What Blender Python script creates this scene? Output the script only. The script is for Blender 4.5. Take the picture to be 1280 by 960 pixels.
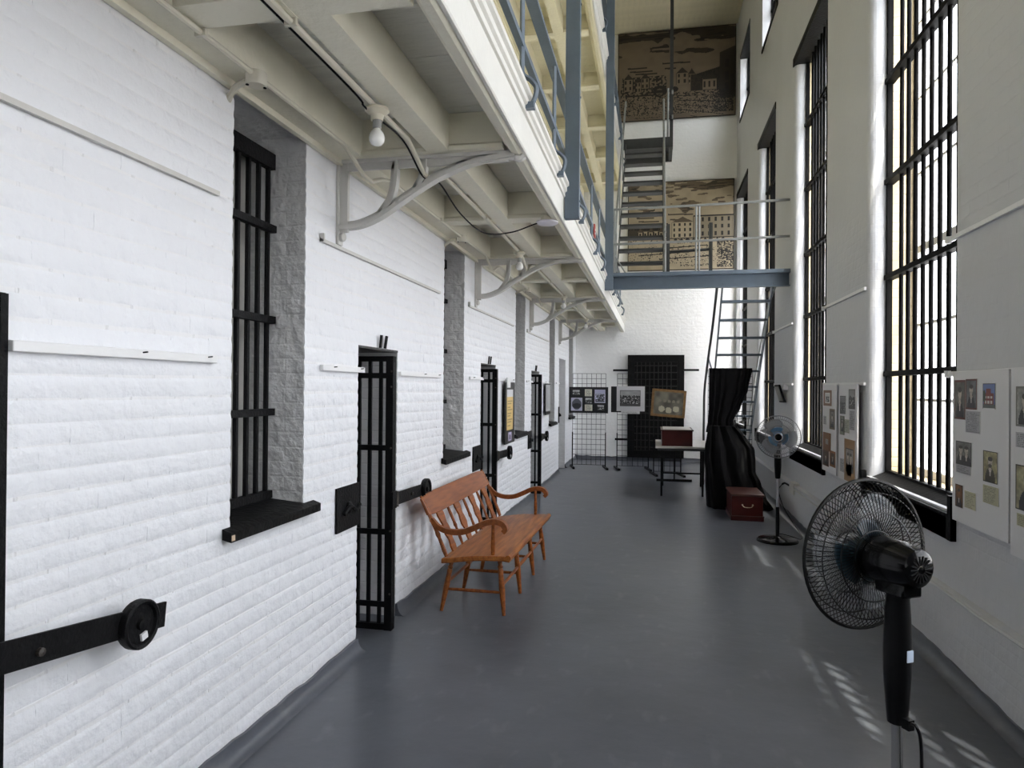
import bpy, bmesh, math, random
import numpy as np
from mathutils import Vector, Matrix

for o in list(bpy.data.objects):
    bpy.data.objects.remove(o, do_unlink=True)
scene = bpy.context.scene
COL = scene.collection
rnd = random.Random(7)
PI = math.pi

# ------------------------------------------------------------------ camera
FPX = 870.0
def make_camera():
    r = math.radians(0.45)
    du, dv = 819 - 640, 486 - 480
    x = du*math.cos(r) + dv*math.sin(r)
    y = -du*math.sin(r) + dv*math.cos(r)
    p = math.atan2(y, FPX)
    al = math.atan2(x*math.cos(p), FPX)
    fwd = Vector((-math.sin(al)*math.cos(p), math.cos(al)*math.cos(p), math.sin(p)))
    right = Vector((math.cos(al), math.sin(al), 0))
    up = right.cross(fwd)
    R = right*math.cos(r) + up*math.sin(r)
    U = up*math.cos(r) - right*math.sin(r)
    cam = bpy.data.cameras.new('camera')
    cam.sensor_width = 36.0
    cam.lens = 36.0*FPX/1280.0
    cam.clip_start = 0.05
    o = bpy.data.objects.new('camera', cam)
    COL.objects.link(o)
    m = Matrix.Identity(4)
    for i in range(3):
        m[i][0] = R[i]; m[i][1] = U[i]; m[i][2] = -fwd[i]
    m[0][3], m[1][3], m[2][3] = 0.0, 0.0, 1.6
    o.matrix_world = m
    scene.camera = o
    return R, U, fwd
CR, CU, CF = make_camera()
def proj(P):
    v = Vector(P) - Vector((0, 0, 1.6)); z = v.dot(CF)
    if z < 0.05: return None
    return 640 + FPX*v.dot(CR)/z, 480 - FPX*v.dot(CU)/z, z

# ------------------------------------------------------------------ world, sun, exposure
world = bpy.data.worlds.new('world'); scene.world = world
world.use_nodes = True
wn = world.node_tree; wn.nodes.clear()
wo = wn.nodes.new('ShaderNodeOutputWorld'); bg = wn.nodes.new('ShaderNodeBackground')
sky = wn.nodes.new('ShaderNodeTexSky'); sky.sky_type = 'NISHITA'
sky.sun_disc = False; sky.sun_elevation = math.radians(60); sky.sun_rotation = math.radians(150)
sky.air_density = 1.0; sky.dust_density = 5.0; sky.ozone_density = 1.0
hz = wn.nodes.new('ShaderNodeMixRGB'); hz.inputs[0].default_value = 0.65
hz.inputs[2].default_value = (0.62, 0.63, 0.66, 1)
sm = wn.nodes.new('ShaderNodeMixRGB'); sm.blend_type = 'MULTIPLY'; sm.inputs[0].default_value = 1.0
sm.inputs[2].default_value = (0.1, 0.1, 0.1, 1)
wn.links.new(sky.outputs[0], sm.inputs[1]); wn.links.new(sm.outputs[0], hz.inputs[1])
wn.links.new(hz.outputs[0], bg.inputs[0]); wn.links.new(bg.outputs[0], wo.inputs[0])
bg.inputs[1].default_value = 13.0
sun = bpy.data.lights.new('sun', 'SUN'); sun.energy = 10.0; sun.angle = math.radians(0.6)
sun.color = (1.0, 0.93, 0.80)
suno = bpy.data.objects.new('sun', sun); COL.objects.link(suno)
suno.location = (12, -8, 20)
suno.rotation_euler = Vector((-0.22, 0.41, -1.0)).to_track_quat('-Z', 'Y').to_euler()
scene.view_settings.view_transform = 'Standard'
scene.view_settings.look = 'None'
scene.view_settings.gamma = 1.0
scene.view_settings.use_curve_mapping = False
scene.view_settings.exposure = 0.34

XL, XR, YB, ZC = -1.765, 1.70, 15.7, 9.53     # left wall face, right wall face, back wall, ceiling
Y0 = -3.5
RW = [(4.5 + 3.135*k, 6.15 + 3.135*k) for k in range(-2, 4)]     # tall windows of the right wall
RWU = [(4.42 + 3.07*k, 5.95 + 3.07*k) for k in range(-2, 4)]
for (a, b) in RW:                                               # portals: guide daylight sampling only
    L = bpy.data.lights.new('window_daylight_portal', 'AREA'); L.shape = 'RECTANGLE'; L.size = 4.7; L.size_y = 1.6
    L.cycles.is_portal = True
    lo = bpy.data.objects.new('window_daylight_portal', L); COL.objects.link(lo)
    lo.location = (2.2, (a+b)/2, 3.3); lo.rotation_euler = (0, PI/2, 0)

# ------------------------------------------------------------------ materials
MATS = {}
def mat(name, col, rough=0.6, var=0.0, vscale=3.0, bump=0.0, bscale=20.0, metal=0.0, spec=0.5, col2=None, detail=4.0, coat=0.0, stretch=None):
    if name in MATS: return MATS[name]
    m = bpy.data.materials.new(name); m.use_nodes = True
    nt = m.node_tree; b = nt.nodes['Principled BSDF']
    b.inputs['Base Color'].default_value = (*col, 1)
    b.inputs['Roughness'].default_value = rough
    b.inputs['Metallic'].default_value = metal
    b.inputs['Specular IOR Level'].default_value = spec
    b.inputs['Coat Weight'].default_value = coat
    tc = nt.nodes.new('ShaderNodeTexCoord'); src = tc.outputs['Object']
    if stretch:
        mp = nt.nodes.new('ShaderNodeMapping'); mp.inputs['Scale'].default_value = stretch
        nt.links.new(src, mp.inputs['Vector']); src = mp.outputs['Vector']
    if var > 0 or col2:
        n = nt.nodes.new('ShaderNodeTexNoise'); n.inputs['Scale'].default_value = vscale; n.inputs['Detail'].default_value = 6
        nt.links.new(src, n.inputs['Vector'])
        rp = nt.nodes.new('ShaderNodeValToRGB')
        c2 = col2 if col2 else tuple(c*(1-var) for c in col)
        rp.color_ramp.elements[0].position = 0.35; rp.color_ramp.elements[0].color = (*c2, 1)
        rp.color_ramp.elements[1].position = 0.65; rp.color_ramp.elements[1].color = (*col, 1)
        nt.links.new(n.outputs['Fac'], rp.inputs['Fac']); nt.links.new(rp.outputs['Color'], b.inputs['Base Color'])
    if bump > 0:
        n2 = nt.nodes.new('ShaderNodeTexNoise'); n2.inputs['Scale'].default_value = bscale; n2.inputs['Detail'].default_value = detail
        nt.links.new(src, n2.inputs['Vector'])
        bp = nt.nodes.new('ShaderNodeBump'); bp.inputs['Strength'].default_value = bump; bp.inputs['Distance'].default_value = 0.02
        nt.links.new(n2.outputs['Fac'], bp.inputs['Height']); nt.links.new(bp.outputs['Normal'], b.inputs['Normal'])
    MATS[name] = m
    return m

def world_wall(name, col, brick=0.0, rot='X', noise=0.25, var=0.04, col2=None, rough=0.55):
    """plaster or painted brick: bump from courses plus lumpy noise, in object space"""
    m = bpy.data.materials.new(name); m.use_nodes = True
    nt = m.node_tree; b = nt.nodes['Principled BSDF']
    b.inputs['Roughness'].default_value = rough
    g = nt.nodes.new('ShaderNodeNewGeometry')
    sx = nt.nodes.new('ShaderNodeSeparateXYZ'); nt.links.new(g.outputs['Position'], sx.inputs[0])
    cb = nt.nodes.new('ShaderNodeCombineXYZ')
    nt.links.new(sx.outputs['Y' if rot == 'X' else 'X'], cb.inputs[0]); nt.links.new(sx.outputs['Z'], cb.inputs[1])
    n = nt.nodes.new('ShaderNodeTexNoise'); n.inputs['Scale'].default_value = 1.3; n.inputs['Detail'].default_value = 7
    nt.links.new(g.outputs['Position'], n.inputs['Vector'])
    rp = nt.nodes.new('ShaderNodeValToRGB')
    c2 = col2 or tuple(c*(1-var) for c in col)
    rp.color_ramp.elements[0].position = 0.35; rp.color_ramp.elements[0].color = (*c2, 1)
    rp.color_ramp.elements[1].position = 0.65; rp.color_ramp.elements[1].color = (*col, 1)
    nt.links.new(n.outputs['Fac'], rp.inputs['Fac']); nt.links.new(rp.outputs['Color'], b.inputs['Base Color'])
    n2 = nt.nodes.new('ShaderNodeTexNoise'); n2.inputs['Scale'].default_value = 14; n2.inputs['Detail'].default_value = 6
    nt.links.new(g.outputs['Position'], n2.inputs['Vector'])
    bp = nt.nodes.new('ShaderNodeBump'); bp.inputs['Strength'].default_value = noise; bp.inputs['Distance'].default_value = 0.03
    nt.links.new(n2.outputs['Fac'], bp.inputs['Height'])
    last = bp
    if brick > 0:
        # warp so the painted courses wander
        wv = nt.nodes.new('ShaderNodeTexNoise'); wv.inputs['Scale'].default_value = 4.0
        nt.links.new(g.outputs['Position'], wv.inputs['Vector'])
        ad = nt.nodes.new('ShaderNodeVectorMath'); ad.operation = 'MULTIPLY_ADD'
        ad.inputs[1].default_value = (0.012, 0.012, 0.0)
        nt.links.new(wv.outputs['Color'], ad.inputs[0]); nt.links.new(cb.outputs[0], ad.inputs[2])
        bk = nt.nodes.new('ShaderNodeTexBrick'); bk.inputs['Scale'].default_value = 1.0
        bk.inputs['Brick Width'].default_value = 0.22; bk.inputs['Row Height'].default_value = 0.076
        bk.inputs['Mortar Size'].default_value = 0.008; bk.inputs['Mortar Smooth'].default_value = 0.9
        bk.inputs['Color1'].default_value = (1, 1, 1, 1); bk.inputs['Color2'].default_value = (0.8, 0.8, 0.8, 1); bk.inputs['Mortar'].default_value = (0, 0, 0, 1)
        nt.links.new(ad.outputs[0], bk.inputs['Vector'])
        b2 = nt.nodes.new('ShaderNodeBump'); b2.inputs['Strength'].default_value = brick; b2.inputs['Distance'].default_value = 0.01
        nt.links.new(bk.outputs['Color'], b2.inputs['Height']); nt.links.new(bp.outputs['Normal'], b2.inputs['Normal'])
        last = b2
    nt.links.new(last.outputs['Normal'], b.inputs['Normal'])
    MATS[name] = m
    return m

WHITE = (0.765, 0.775, 0.80)
m_brick = world_wall('white_painted_brick', WHITE, 0.0, 'X', 0.45, 0.03, rough=0.5)
m_wallL = world_wall('white_painted_wall', (0.78, 0.78, 0.79), 0.5, 'X', 0.3)
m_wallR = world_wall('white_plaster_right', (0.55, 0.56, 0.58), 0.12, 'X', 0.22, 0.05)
m_jamb = world_wall('white_rough_jamb', (0.80, 0.80, 0.78), 0.35, 'X', 0.35)
m_wallB = world_wall('white_plaster_back', (0.87, 0.87, 0.86), 0.25, 'Y', 0.4)
m_reveal = world_wall('white_painted_reveal', (0.68, 0.68, 0.685), 0.2, 'Y', 0.9, 0.12, rough=0.6)  # white paint in the shaded niches, colour slightly darker than the wall
m_jambg = world_wall('pale_grey_door_jamb', (0.62, 0.62, 0.63), 0.5, 'Y', 0.5, 0.1)
m_cream_out = world_wall('cream_outer_reveal', (0.52, 0.43, 0.27), 0.5, 'Y', 0.3)
m_creamwall = world_wall('cream_upper_wall', (0.70, 0.65, 0.47), 0.1, 'X', 0.2)
m_cream = mat('cream_paint', (0.77, 0.74, 0.61), 0.5, 0.06, 4, 0.25, 30)
m_cream2 = mat('cream_paint_upper', (0.74, 0.69, 0.50), 0.5, 0.08, 4, 0.25, 30)
m_creamboard = mat('grey_cream_boards', (0.76, 0.75, 0.68), 0.55, 0.12, 3, 0.4, 12, stretch=(1, 6, 1))
m_fascia = mat('white_fascia_paint', (0.66, 0.65, 0.60), 0.45, 0.04, 5, 0.12, 40)
m_brk = mat('pale_grey_iron_paint', (0.58, 0.57, 0.54), 0.5, 0.06, 8, 0.15, 60)
m_conduit = mat('cream_conduit_paint', (0.60, 0.57, 0.47), 0.45)
m_ceil = mat('cream_ceiling_boards', (0.68, 0.63, 0.46), 0.5, 0.1, 5, 0.1, 20)
m_floor = None
m_black = mat('black_iron', (0.005, 0.005, 0.0055), 0.55, bump=0.25, bscale=70, spec=0.15)
m_blackw = mat('black_painted_wood', (0.006, 0.006, 0.006), 0.55, 0.3, 10, 0.3, 30, spec=0.15)
m_lintelblk = mat('black_sill_paint', (0.004, 0.004, 0.004), 0.5, 0.3, 10, 0.2, 30, spec=0.12)
m_bar = mat('window_bar_iron', (0.002, 0.0018, 0.0018), 0.6, spec=0.08)
m_strap = mat('door_strap_iron', (0.022, 0.021, 0.020), 0.5, 0.3, 20, spec=0.3)
m_iron_brown = mat('rubbed_black_iron', (0.06, 0.05, 0.042), 0.45, 0.5, 30, 0.3, 60)
m_lintel = mat('dark_grey_lintel', (0.05, 0.05, 0.05), 0.6, 0.3, 8, 0.3, 40)
m_steel = mat('blue_grey_steel', (0.115, 0.15, 0.19), 0.42, 0.08, 12, 0.06, 60)
m_stair = mat('dark_grey_steel', (0.050, 0.053, 0.053), 0.5, 0.2, 10, 0.1, 50)
m_pipe = mat('grey_rail_pipe', (0.26, 0.27, 0.26), 0.42, 0.15, 15)
m_whitewood = mat('white_painted_wood', (0.76, 0.76, 0.76), 0.5, 0.03, 8, 0.1, 30)
m_wood = mat('orange_brown_wood', (0.30, 0.092, 0.018), 0.36, col2=(0.16, 0.04, 0.008), vscale=5, bump=0.1, bscale=40, stretch=(9, 1.2, 9), spec=0.3)
m_seat = mat('worn_seat_wood', (0.40, 0.145, 0.032), 0.36, col2=(0.20, 0.055, 0.012), vscale=3.5, bump=0.1, bscale=40, stretch=(9, 1.0, 9), spec=0.3)
m_crest = mat('crest_rail_wood', (0.27, 0.080, 0.020), 0.38, col2=(0.165, 0.045, 0.011), vscale=4, stretch=(9, 1.0, 9), spec=0.3)
m_fan = mat('black_fan_plastic', (0.003, 0.003, 0.0035), 0.14, spec=0.25)
m_fanmat = mat('satin_black_plastic', (0.004, 0.004, 0.0045), 0.35, spec=0.18)
m_wire = mat('black_guard_wire', (0.006, 0.006, 0.006), 0.4, spec=0.2)
m_wireg = mat('grey_guard_wire', (0.20, 0.20, 0.21), 0.35, metal=0.3)
m_chrome = mat('chrome_pole', (0.55, 0.55, 0.55), 0.16, metal=1.0)
m_blue = mat('blue_fan_hub', (0.02, 0.16, 0.34), 0.3)
m_silver = mat('silver_ring', (0.42, 0.42, 0.44), 0.3, metal=0.6)
m_sticker = mat('pale_blue_sticker', (0.55, 0.65, 0.80), 0.5)
m_chest = mat('maroon_lacquered_wood', (0.070, 0.010, 0.008), 0.3, 0.3, 5, 0.04, 30, spec=0.3)
m_chesttop = mat('dusty_maroon_lid', (0.060, 0.022, 0.017), 0.42, 0.3, 6)
m_brass = mat('dull_brass', (0.42, 0.36, 0.26), 0.35, metal=0.8)
m_tabletop = mat('grey_white_tabletop', (0.52, 0.50, 0.47), 0.35, 0.08, 6)
m_cloth = mat('black_cloth', (0.004, 0.004, 0.0045), 0.85, bump=0.3, bscale=14, spec=0.12)
m_board = mat('white_foam_board', (0.66, 0.66, 0.67), 0.55)
m_boardedge = mat('board_edge', (0.45, 0.44, 0.42), 0.6)
m_bulb = mat('white_glass_bulb', (0.85, 0.85, 0.82), 0.08, coat=0.5)
m_porc = mat('cream_porcelain', (0.66, 0.62, 0.50), 0.3)
m_socket = mat('grey_socket', (0.35, 0.35, 0.34), 0.4)
m_disc = mat('pale_lilac_lamp_disc', (0.72, 0.70, 0.76), 0.4)
m_red = mat('red_plastic', (0.35, 0.05, 0.04), 0.5)
m_gold = mat('gilt_frame_wood', (0.22, 0.12, 0.04), 0.4, 0.35, 20)
m_ground = mat('pale_paving', (0.38, 0.36, 0.34), 0.8, 0.2, 1.5)
m_pinblk = mat('black_pinboard', (0.008, 0.008, 0.009), 0.7)
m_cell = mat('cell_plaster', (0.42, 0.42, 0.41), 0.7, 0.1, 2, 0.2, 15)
m_niche = mat('dim_grey_shutter', (0.40, 0.39, 0.36), 0.7, 0.2, 5, 0.2, 30)
m_chip = mat('chipped_wood', (0.55, 0.42, 0.30), 0.7)

def floor_material():
    m = bpy.data.materials.new('grey_floor_paint'); m.use_nodes = True
    nt = m.node_tree; b = nt.nodes['Principled BSDF']
    g = nt.nodes.new('ShaderNodeNewGeometry')
    n = nt.nodes.new('ShaderNodeTexNoise'); n.inputs['Scale'].default_value = 1.6; n.inputs['Detail'].default_value = 8; n.inputs['Roughness'].default_value = 0.65
    nt.links.new(g.outputs['Position'], n.inputs['Vector'])
    rp = nt.nodes.new('ShaderNodeValToRGB')
    rp.color_ramp.elements[0].position = 0.3; rp.color_ramp.elements[0].color = (0.066, 0.072, 0.085, 1)
    rp.color_ramp.elements[1].position = 0.72; rp.color_ramp.elements[1].color = (0.102, 0.110, 0.128, 1)
    nt.links.new(n.outputs['Fac'], rp.inputs['Fac'])
    # small scuffs of worn paint
    sc = nt.nodes.new('ShaderNodeTexNoise'); sc.inputs['Scale'].default_value = 9; sc.inputs['Detail'].default_value = 3
    mp = nt.nodes.new('ShaderNodeMapping'); mp.inputs['Scale'].default_value = (1.0, 0.5, 1)
    nt.links.new(g.outputs['Position'], mp.inputs['Vector']); nt.links.new(mp.outputs['Vector'], sc.inputs['Vector'])
    r2 = nt.nodes.new('ShaderNodeValToRGB')
    r2.color_ramp.elements[0].position = 0.60; r2.color_ramp.elements[0].color = (0, 0, 0, 1)
    r2.color_ramp.elements[1].position = 0.74; r2.color_ramp.elements[1].color = (0.42, 0.42, 0.42, 1)
    nt.links.new(sc.outputs['Fac'], r2.inputs['Fac'])
    mx = nt.nodes.new('ShaderNodeMixRGB'); mx.inputs[2].default_value = (0.16, 0.165, 0.175, 1)
    nt.links.new(r2.outputs['Color'], mx.inputs[0]); nt.links.new(rp.outputs['Color'], mx.inputs[1])
    nt.links.new(mx.outputs['Color'], b.inputs['Base Color'])
    rr = nt.nodes.new('ShaderNodeMapRange'); rr.inputs['To Min'].default_value = 0.26; rr.inputs['To Max'].default_value = 0.42
    nt.links.new(n.outputs['Fac'], rr.inputs['Value']); nt.links.new(rr.outputs['Result'], b.inputs['Roughness'])
    n3 = nt.nodes.new('ShaderNodeTexNoise'); n3.inputs['Scale'].default_value = 5; n3.inputs['Detail'].default_value = 5
    nt.links.new(g.outputs['Position'], n3.inputs['Vector'])
    bp = nt.nodes.new('ShaderNodeBump'); bp.inputs['Strength'].default_value = 0.12; bp.inputs['Distance'].default_value = 0.03
    nt.links.new(n3.outputs['Fac'], bp.inputs['Height']); nt.links.new(bp.outputs['Normal'], b.inputs['Normal'])
    return m
m_floor = floor_material()

def glass_material(name, tint=(1, 1, 1), gl=0.06):
    m = bpy.data.materials.new(name); m.use_nodes = True
    nt = m.node_tree; nt.nodes.clear()
    o = nt.nodes.new('ShaderNodeOutputMaterial'); mx = nt.nodes.new('ShaderNodeMixShader')
    t = nt.nodes.new('ShaderNodeBsdfTransparent'); g = nt.nodes.new('ShaderNodeBsdfGlossy')
    t.inputs['Color'].default_value = (*tint, 1); g.inputs['Roughness'].default_value = 0.03
    mx.inputs[0].default_value = gl
    nt.links.new(t.outputs[0], mx.inputs[1]); nt.links.new(g.outputs[0], mx.inputs[2]); nt.links.new(mx.outputs[0], o.inputs[0])
    return m
m_glass = glass_material('window_glass', (0.95, 0.97, 0.97))
def hazy_glass(name, tr):
    m = bpy.data.materials.new(name); m.use_nodes = True
    nt = m.node_tree; nt.nodes.clear()
    o = nt.nodes.new('ShaderNodeOutputMaterial'); mx = nt.nodes.new('ShaderNodeMixShader')
    t = nt.nodes.new('ShaderNodeBsdfTransparent'); g = nt.nodes.new('ShaderNodeBsdfTranslucent')
    g.inputs['Color'].default_value = (0.95, 0.96, 0.97, 1); t.inputs['Color'].default_value = (0.97, 0.98, 0.98, 1)
    mx.inputs[0].default_value = 1-tr
    nt.links.new(t.outputs[0], mx.inputs[1]); nt.links.new(g.outputs[0], mx.inputs[2]); nt.links.new(mx.outputs[0], o.inputs[0])
    return m
m_hazy = hazy_glass('sun_softening_glass', 0.62)  # translucency added to soften and weaken sunlight through the lower panes
m_boxglass = glass_material('case_glass', (0.85, 0.88, 0.86), 0.18)
def blade_material(name, col, alpha):
    m = bpy.data.materials.new(name); m.use_nodes = True
    b = m.node_tree.nodes['Principled BSDF']
    b.inputs['Base Color'].default_value = (*col, 1); b.inputs['Alpha'].default_value = alpha; b.inputs['Roughness'].default_value = 0.2
    return m
m_blade = blade_material('smoky_clear_blade', (0.42, 0.44, 0.48), 0.45)
m_blade1 = blade_material('smoky_dark_blade', (0.30, 0.32, 0.34), 0.45)
def print_material():
    m = bpy.data.materials.new('printed_picture'); m.use_nodes = True
    nt = m.node_tree; b = nt.nodes['Principled BSDF']; b.inputs['Roughness'].default_value = 0.45
    a = nt.nodes.new('ShaderNodeVertexColor'); a.layer_name = 'col'
    nt.links.new(a.outputs['Color'], b.inputs['Base Color'])
    return m
m_print = print_material()

# ------------------------------------------------------------------ mesh helpers
def wloc(o):
    v = Vector((0, 0, 0))
    while o is not None:
        v += o.location; o = o.parent
    return v
class MB:
    def __init__(s): s.v = []; s.f = []
    def add(s, vs, fs):
        n = len(s.v); s.v += [tuple(p) for p in vs]; s.f += [tuple(i+n for i in f) for f in fs]; return s
    def box(s, x0, x1, y0, y1, z0, z1):
        if x0 > x1: x0, x1 = x1, x0
        if y0 > y1: y0, y1 = y1, y0
        if z0 > z1: z0, z1 = z1, z0
        return s.add([(x0,y0,z0),(x1,y0,z0),(x1,y1,z0),(x0,y1,z0),(x0,y0,z1),(x1,y0,z1),(x1,y1,z1),(x0,y1,z1)],
                     [(0,3,2,1),(4,5,6,7),(0,1,5,4),(1,2,6,5),(2,3,7,6),(3,0,4,7)])
    def obox(s, c, ax, ay, az):
        c, ax, ay, az = map(Vector, (c, ax, ay, az))
        vs = []
        for dz in (-1, 1):
            for dx, dy in ((-1,-1),(1,-1),(1,1),(-1,1)): vs.append(c + ax*dx + ay*dy + az*dz)
        fs = [(0,3,2,1),(4,5,6,7),(0,1,5,4),(1,2,6,5),(2,3,7,6),(3,0,4,7)]
        if ax.cross(ay).dot(az) < 0: fs = [f[::-1] for f in fs]
        return s.add(vs, fs)
    def bar(s, p, q, w, h, up=(0,0,1)):
        p, q, up = Vector(p), Vector(q), Vector(up); d = (q-p); L = d.length; d.normalize()
        side = d.cross(up).normalized(); u2 = side.cross(d)
        return s.obox((p+q)/2, d*(L/2), side*(w/2), u2*(h/2))
    def tube(s, pts, r, n=8, closed=False, cap=True):
        pts = [Vector(p) for p in pts]; N = len(pts)
        rs = r if isinstance(r, (list, tuple)) else [r]*N
        T = []
        for i in range(N):
            a = pts[i-1] if (i > 0 or closed) else pts[i]
            b = pts[(i+1) % N] if (i < N-1 or closed) else pts[i]
            d = b-a
            if d.length < 1e-9: d = Vector((0,0,1))
            T.append(d.normalized())
        up = Vector((0,0,1)) if abs(T[0].z) < 0.9 else Vector((1,0,0))
        u = T[0].cross(up).normalized(); vs = []
        for i in range(N):
            u = (u - T[i]*u.dot(T[i])).normalized(); w = T[i].cross(u)
            for k in range(n):
                a = 2*PI*k/n; vs.append(pts[i] + (u*math.cos(a)+w*math.sin(a))*rs[i])
        fs = []
        for i in range(N if closed else N-1):
            j = (i+1) % N
            for k in range(n):
                k2 = (k+1) % n; fs.append((i*n+k, i*n+k2, j*n+k2, j*n+k))
        if cap and not closed:
            fs.append(tuple(range(n))[::-1]); fs.append(tuple((N-1)*n+k for k in range(n)))
        return s.add(vs, fs)
    def lathe(s, prof, c=(0,0,0), axis=(0,0,1), n=24):
        """prof: (radius, height along axis)"""
        c, ax = Vector(c), Vector(axis).normalized()
        t = Vector((0,0,1)) if abs(ax.z) < 0.9 else Vector((1,0,0))
        u = ax.cross(t).normalized(); w = ax.cross(u); vs = []; fs = []
        for (r, h) in prof:
            for k in range(n):
                a = 2*PI*k/n; vs.append(c + ax*h + (u*math.cos(a)+w*math.sin(a))*r)
        for i in range(len(prof)-1):
            for k in range(n):
                k2 = (k+1) % n; fs.append((i*n+k, i*n+k2, (i+1)*n+k2, (i+1)*n+k))
        if prof[0][0] > 1e-5: fs.append(tuple(range(n))[::-1])
        if prof[-1][0] > 1e-5: fs.append(tuple((len(prof)-1)*n+k for k in range(n)))
        return s.add(vs, fs)
    def prism(s, poly, f0, f1):
        """poly list of 2-D points; f0,f1 map a 2-D point to 3-D for both ends"""
        n = len(poly); vs = [f0(*p) for p in poly] + [f1(*p) for p in poly]
        fs = [tuple(range(n))[::-1], tuple(range(n, 2*n))]
        for k in range(n): fs.append((k, (k+1) % n, n+(k+1) % n, n+k))
        return s.add(vs, fs)
    def grid(s, P, nu, nv, closed_u=False):
        """P(i,j) -> point"""
        vs = [P(i, j) for j in range(nv) for i in range(nu)]; fs = []
        for j in range(nv-1):
            for i in range(nu if closed_u else nu-1):
                i2 = (i+1) % nu; fs.append((j*nu+i, j*nu+i2, (j+1)*nu+i2, (j+1)*nu+i))
        return s.add(vs, fs)
    def mesh(s, name, origin=(0,0,0)):
        me = bpy.data.meshes.new(name); O = Vector(origin)
        me.from_pydata([tuple(Vector(v)-O) for v in s.v], [], s.f)
        bm = bmesh.new(); bm.from_mesh(me); bmesh.ops.recalc_face_normals(bm, faces=bm.faces); bm.to_mesh(me); bm.free()
        return me
    def build(s, name, m, parent=None, smooth=False, local=False, bevel=0.0, origin=None):
        if local: O = Vector((0,0,0))
        elif parent is not None: O = wloc(parent)
        elif origin is not None: O = Vector(origin)
        else:
            a = np.array(s.v); O = Vector(((a[:,0].min()+a[:,0].max())/2, (a[:,1].min()+a[:,1].max())/2, a[:,2].min()))
        me = s.mesh(name, O); me.materials.append(m)
        if smooth: me.shade_smooth(); me.set_sharp_from_angle(angle=math.radians(40))
        o = bpy.data.objects.new(name, me); COL.objects.link(o)
        if parent is not None: o.parent = parent
        elif not local: o.location = O
        if bevel > 0:
            bv = o.modifiers.new('bevel', 'BEVEL'); bv.width = bevel; bv.segments = 2; bv.limit_method = 'ANGLE'
            me.shade_smooth(); me.set_sharp_from_angle(angle=math.radians(50))
        return o
def tag(o, label=None, cat=None, group=None, kind=None):
    if label: o['label'] = label
    if cat: o['category'] = cat
    if group: o['group'] = group
    if kind: o['kind'] = kind
    return o
def thing(name, loc, label, cat, group=None, kind=None, rz=0.0):
    o = bpy.data.objects.new(name, None); o.empty_display_size = 0.1
    COL.objects.link(o); o.location = loc; o.rotation_euler = (0, 0, rz)
    return tag(o, label, cat, group, kind)
def copy_tree(o, parent=None):
    c = o.copy(); COL.objects.link(c); c.parent = parent
    for ch in list(o.children): copy_tree(ch, c)
    return c
def arc(pts, n=8):
    """Catmull-Rom through points"""
    P = [Vector(p) for p in pts]; out = []
    for i in range(len(P)-1):
        a = P[i-1] if i > 0 else P[i]*2-P[i+1]; b = P[i]; c = P[i+1]; d = P[i+2] if i+2 < len(P) else P[i+1]*2-P[i]
        for k in range(n):
            t = k/n
            out.append(0.5*((2*b)+(c-a)*t+(2*a-5*b+4*c-d)*t*t+(3*b-a-3*c+d)*t*t*t))
    out.append(P[-1]); return out
def lin(c):
    c = np.asarray(c, float); return np.where(c <= 0.04045, c/12.92, ((c+0.055)/1.055)**2.4)
def print_mesh(name, arr, tl, right, down, parent=None, thick=0.003, border=(0.9,0.9,0.88), local=False):
    """a flat printed picture: arr (h,w,3) sRGB 0..1, drawn on a fine grid with a thin backing"""
    h, w, _ = arr.shape; tl, right, down = Vector(tl), Vector(right), Vector(down)
    nrm = down.cross(right).normalized()     # faces the viewer
    O = wloc(parent) if (parent is not None and not local) else (Vector((0,0,0)) if local else tl)
    uu = np.linspace(0, 1, w+1); vv = np.linspace(0, 1, h+1)
    base = np.array(tl - O + nrm*thick)
    V = base + uu[None,:,None]*np.array(right) + vv[:,None,None]*np.array(down)
    V = V.reshape(-1, 3)
    ii, jj = np.meshgrid(np.arange(w), np.arange(h)); a = jj*(w+1)+ii
    Fq = np.stack([a, a+w+1, a+w+2, a+1], -1).reshape(-1, 4)
    b0 = len(V)
    t0 = tl - O
    back = [t0, t0+right, t0+right+down, t0+down]
    front = [p+nrm*thick*0.97 for p in back]
    V = np.vstack([V, np.array([tuple(p) for p in back+front])])
    ex = [(b0,b0+1,b0+2,b0+3)] + [(b0+k, b0+4+k, b0+4+(k+1)%4, b0+(k+1)%4) for k in range(4)]
    me = bpy.data.meshes.new(name)
    me.from_pydata(V.tolist(), [], Fq.tolist()+ex)
    at = me.color_attributes.new('col', 'FLOAT_COLOR', 'CORNER')
    c = lin(np.clip(arr.reshape(-1, 3), 0, 1)); c = np.repeat(c, 4, axis=0)
    e = np.tile(lin(np.array(border)), (20, 1))
    c = np.vstack([c, e]); c = np.hstack([c, np.ones((len(c), 1))])
    at.data.foreach_set('color', c.astype(np.float32).ravel())
    me.materials.append(m_print)
    o = bpy.data.objects.new(name, me); COL.objects.link(o)
    if parent is not None: o.parent = parent
    elif not local: o.location = O
    return o

# ------------------------------------------------------------------ floor and room shell
fl = MB().box(-3.7, 2.3, Y0-0.2, YB+0.2, -0.12, 0.0).build('floor', m_floor)
tag(fl, 'smooth floor painted dark grey along the whole hall', 'floor', kind='structure')
gr = MB().box(2.35, 60, -50, 70, -0.35, -0.25).build('ground', m_ground)
tag(gr, 'pale sunlit ground outside the barred windows', 'ground', kind='structure')

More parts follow.
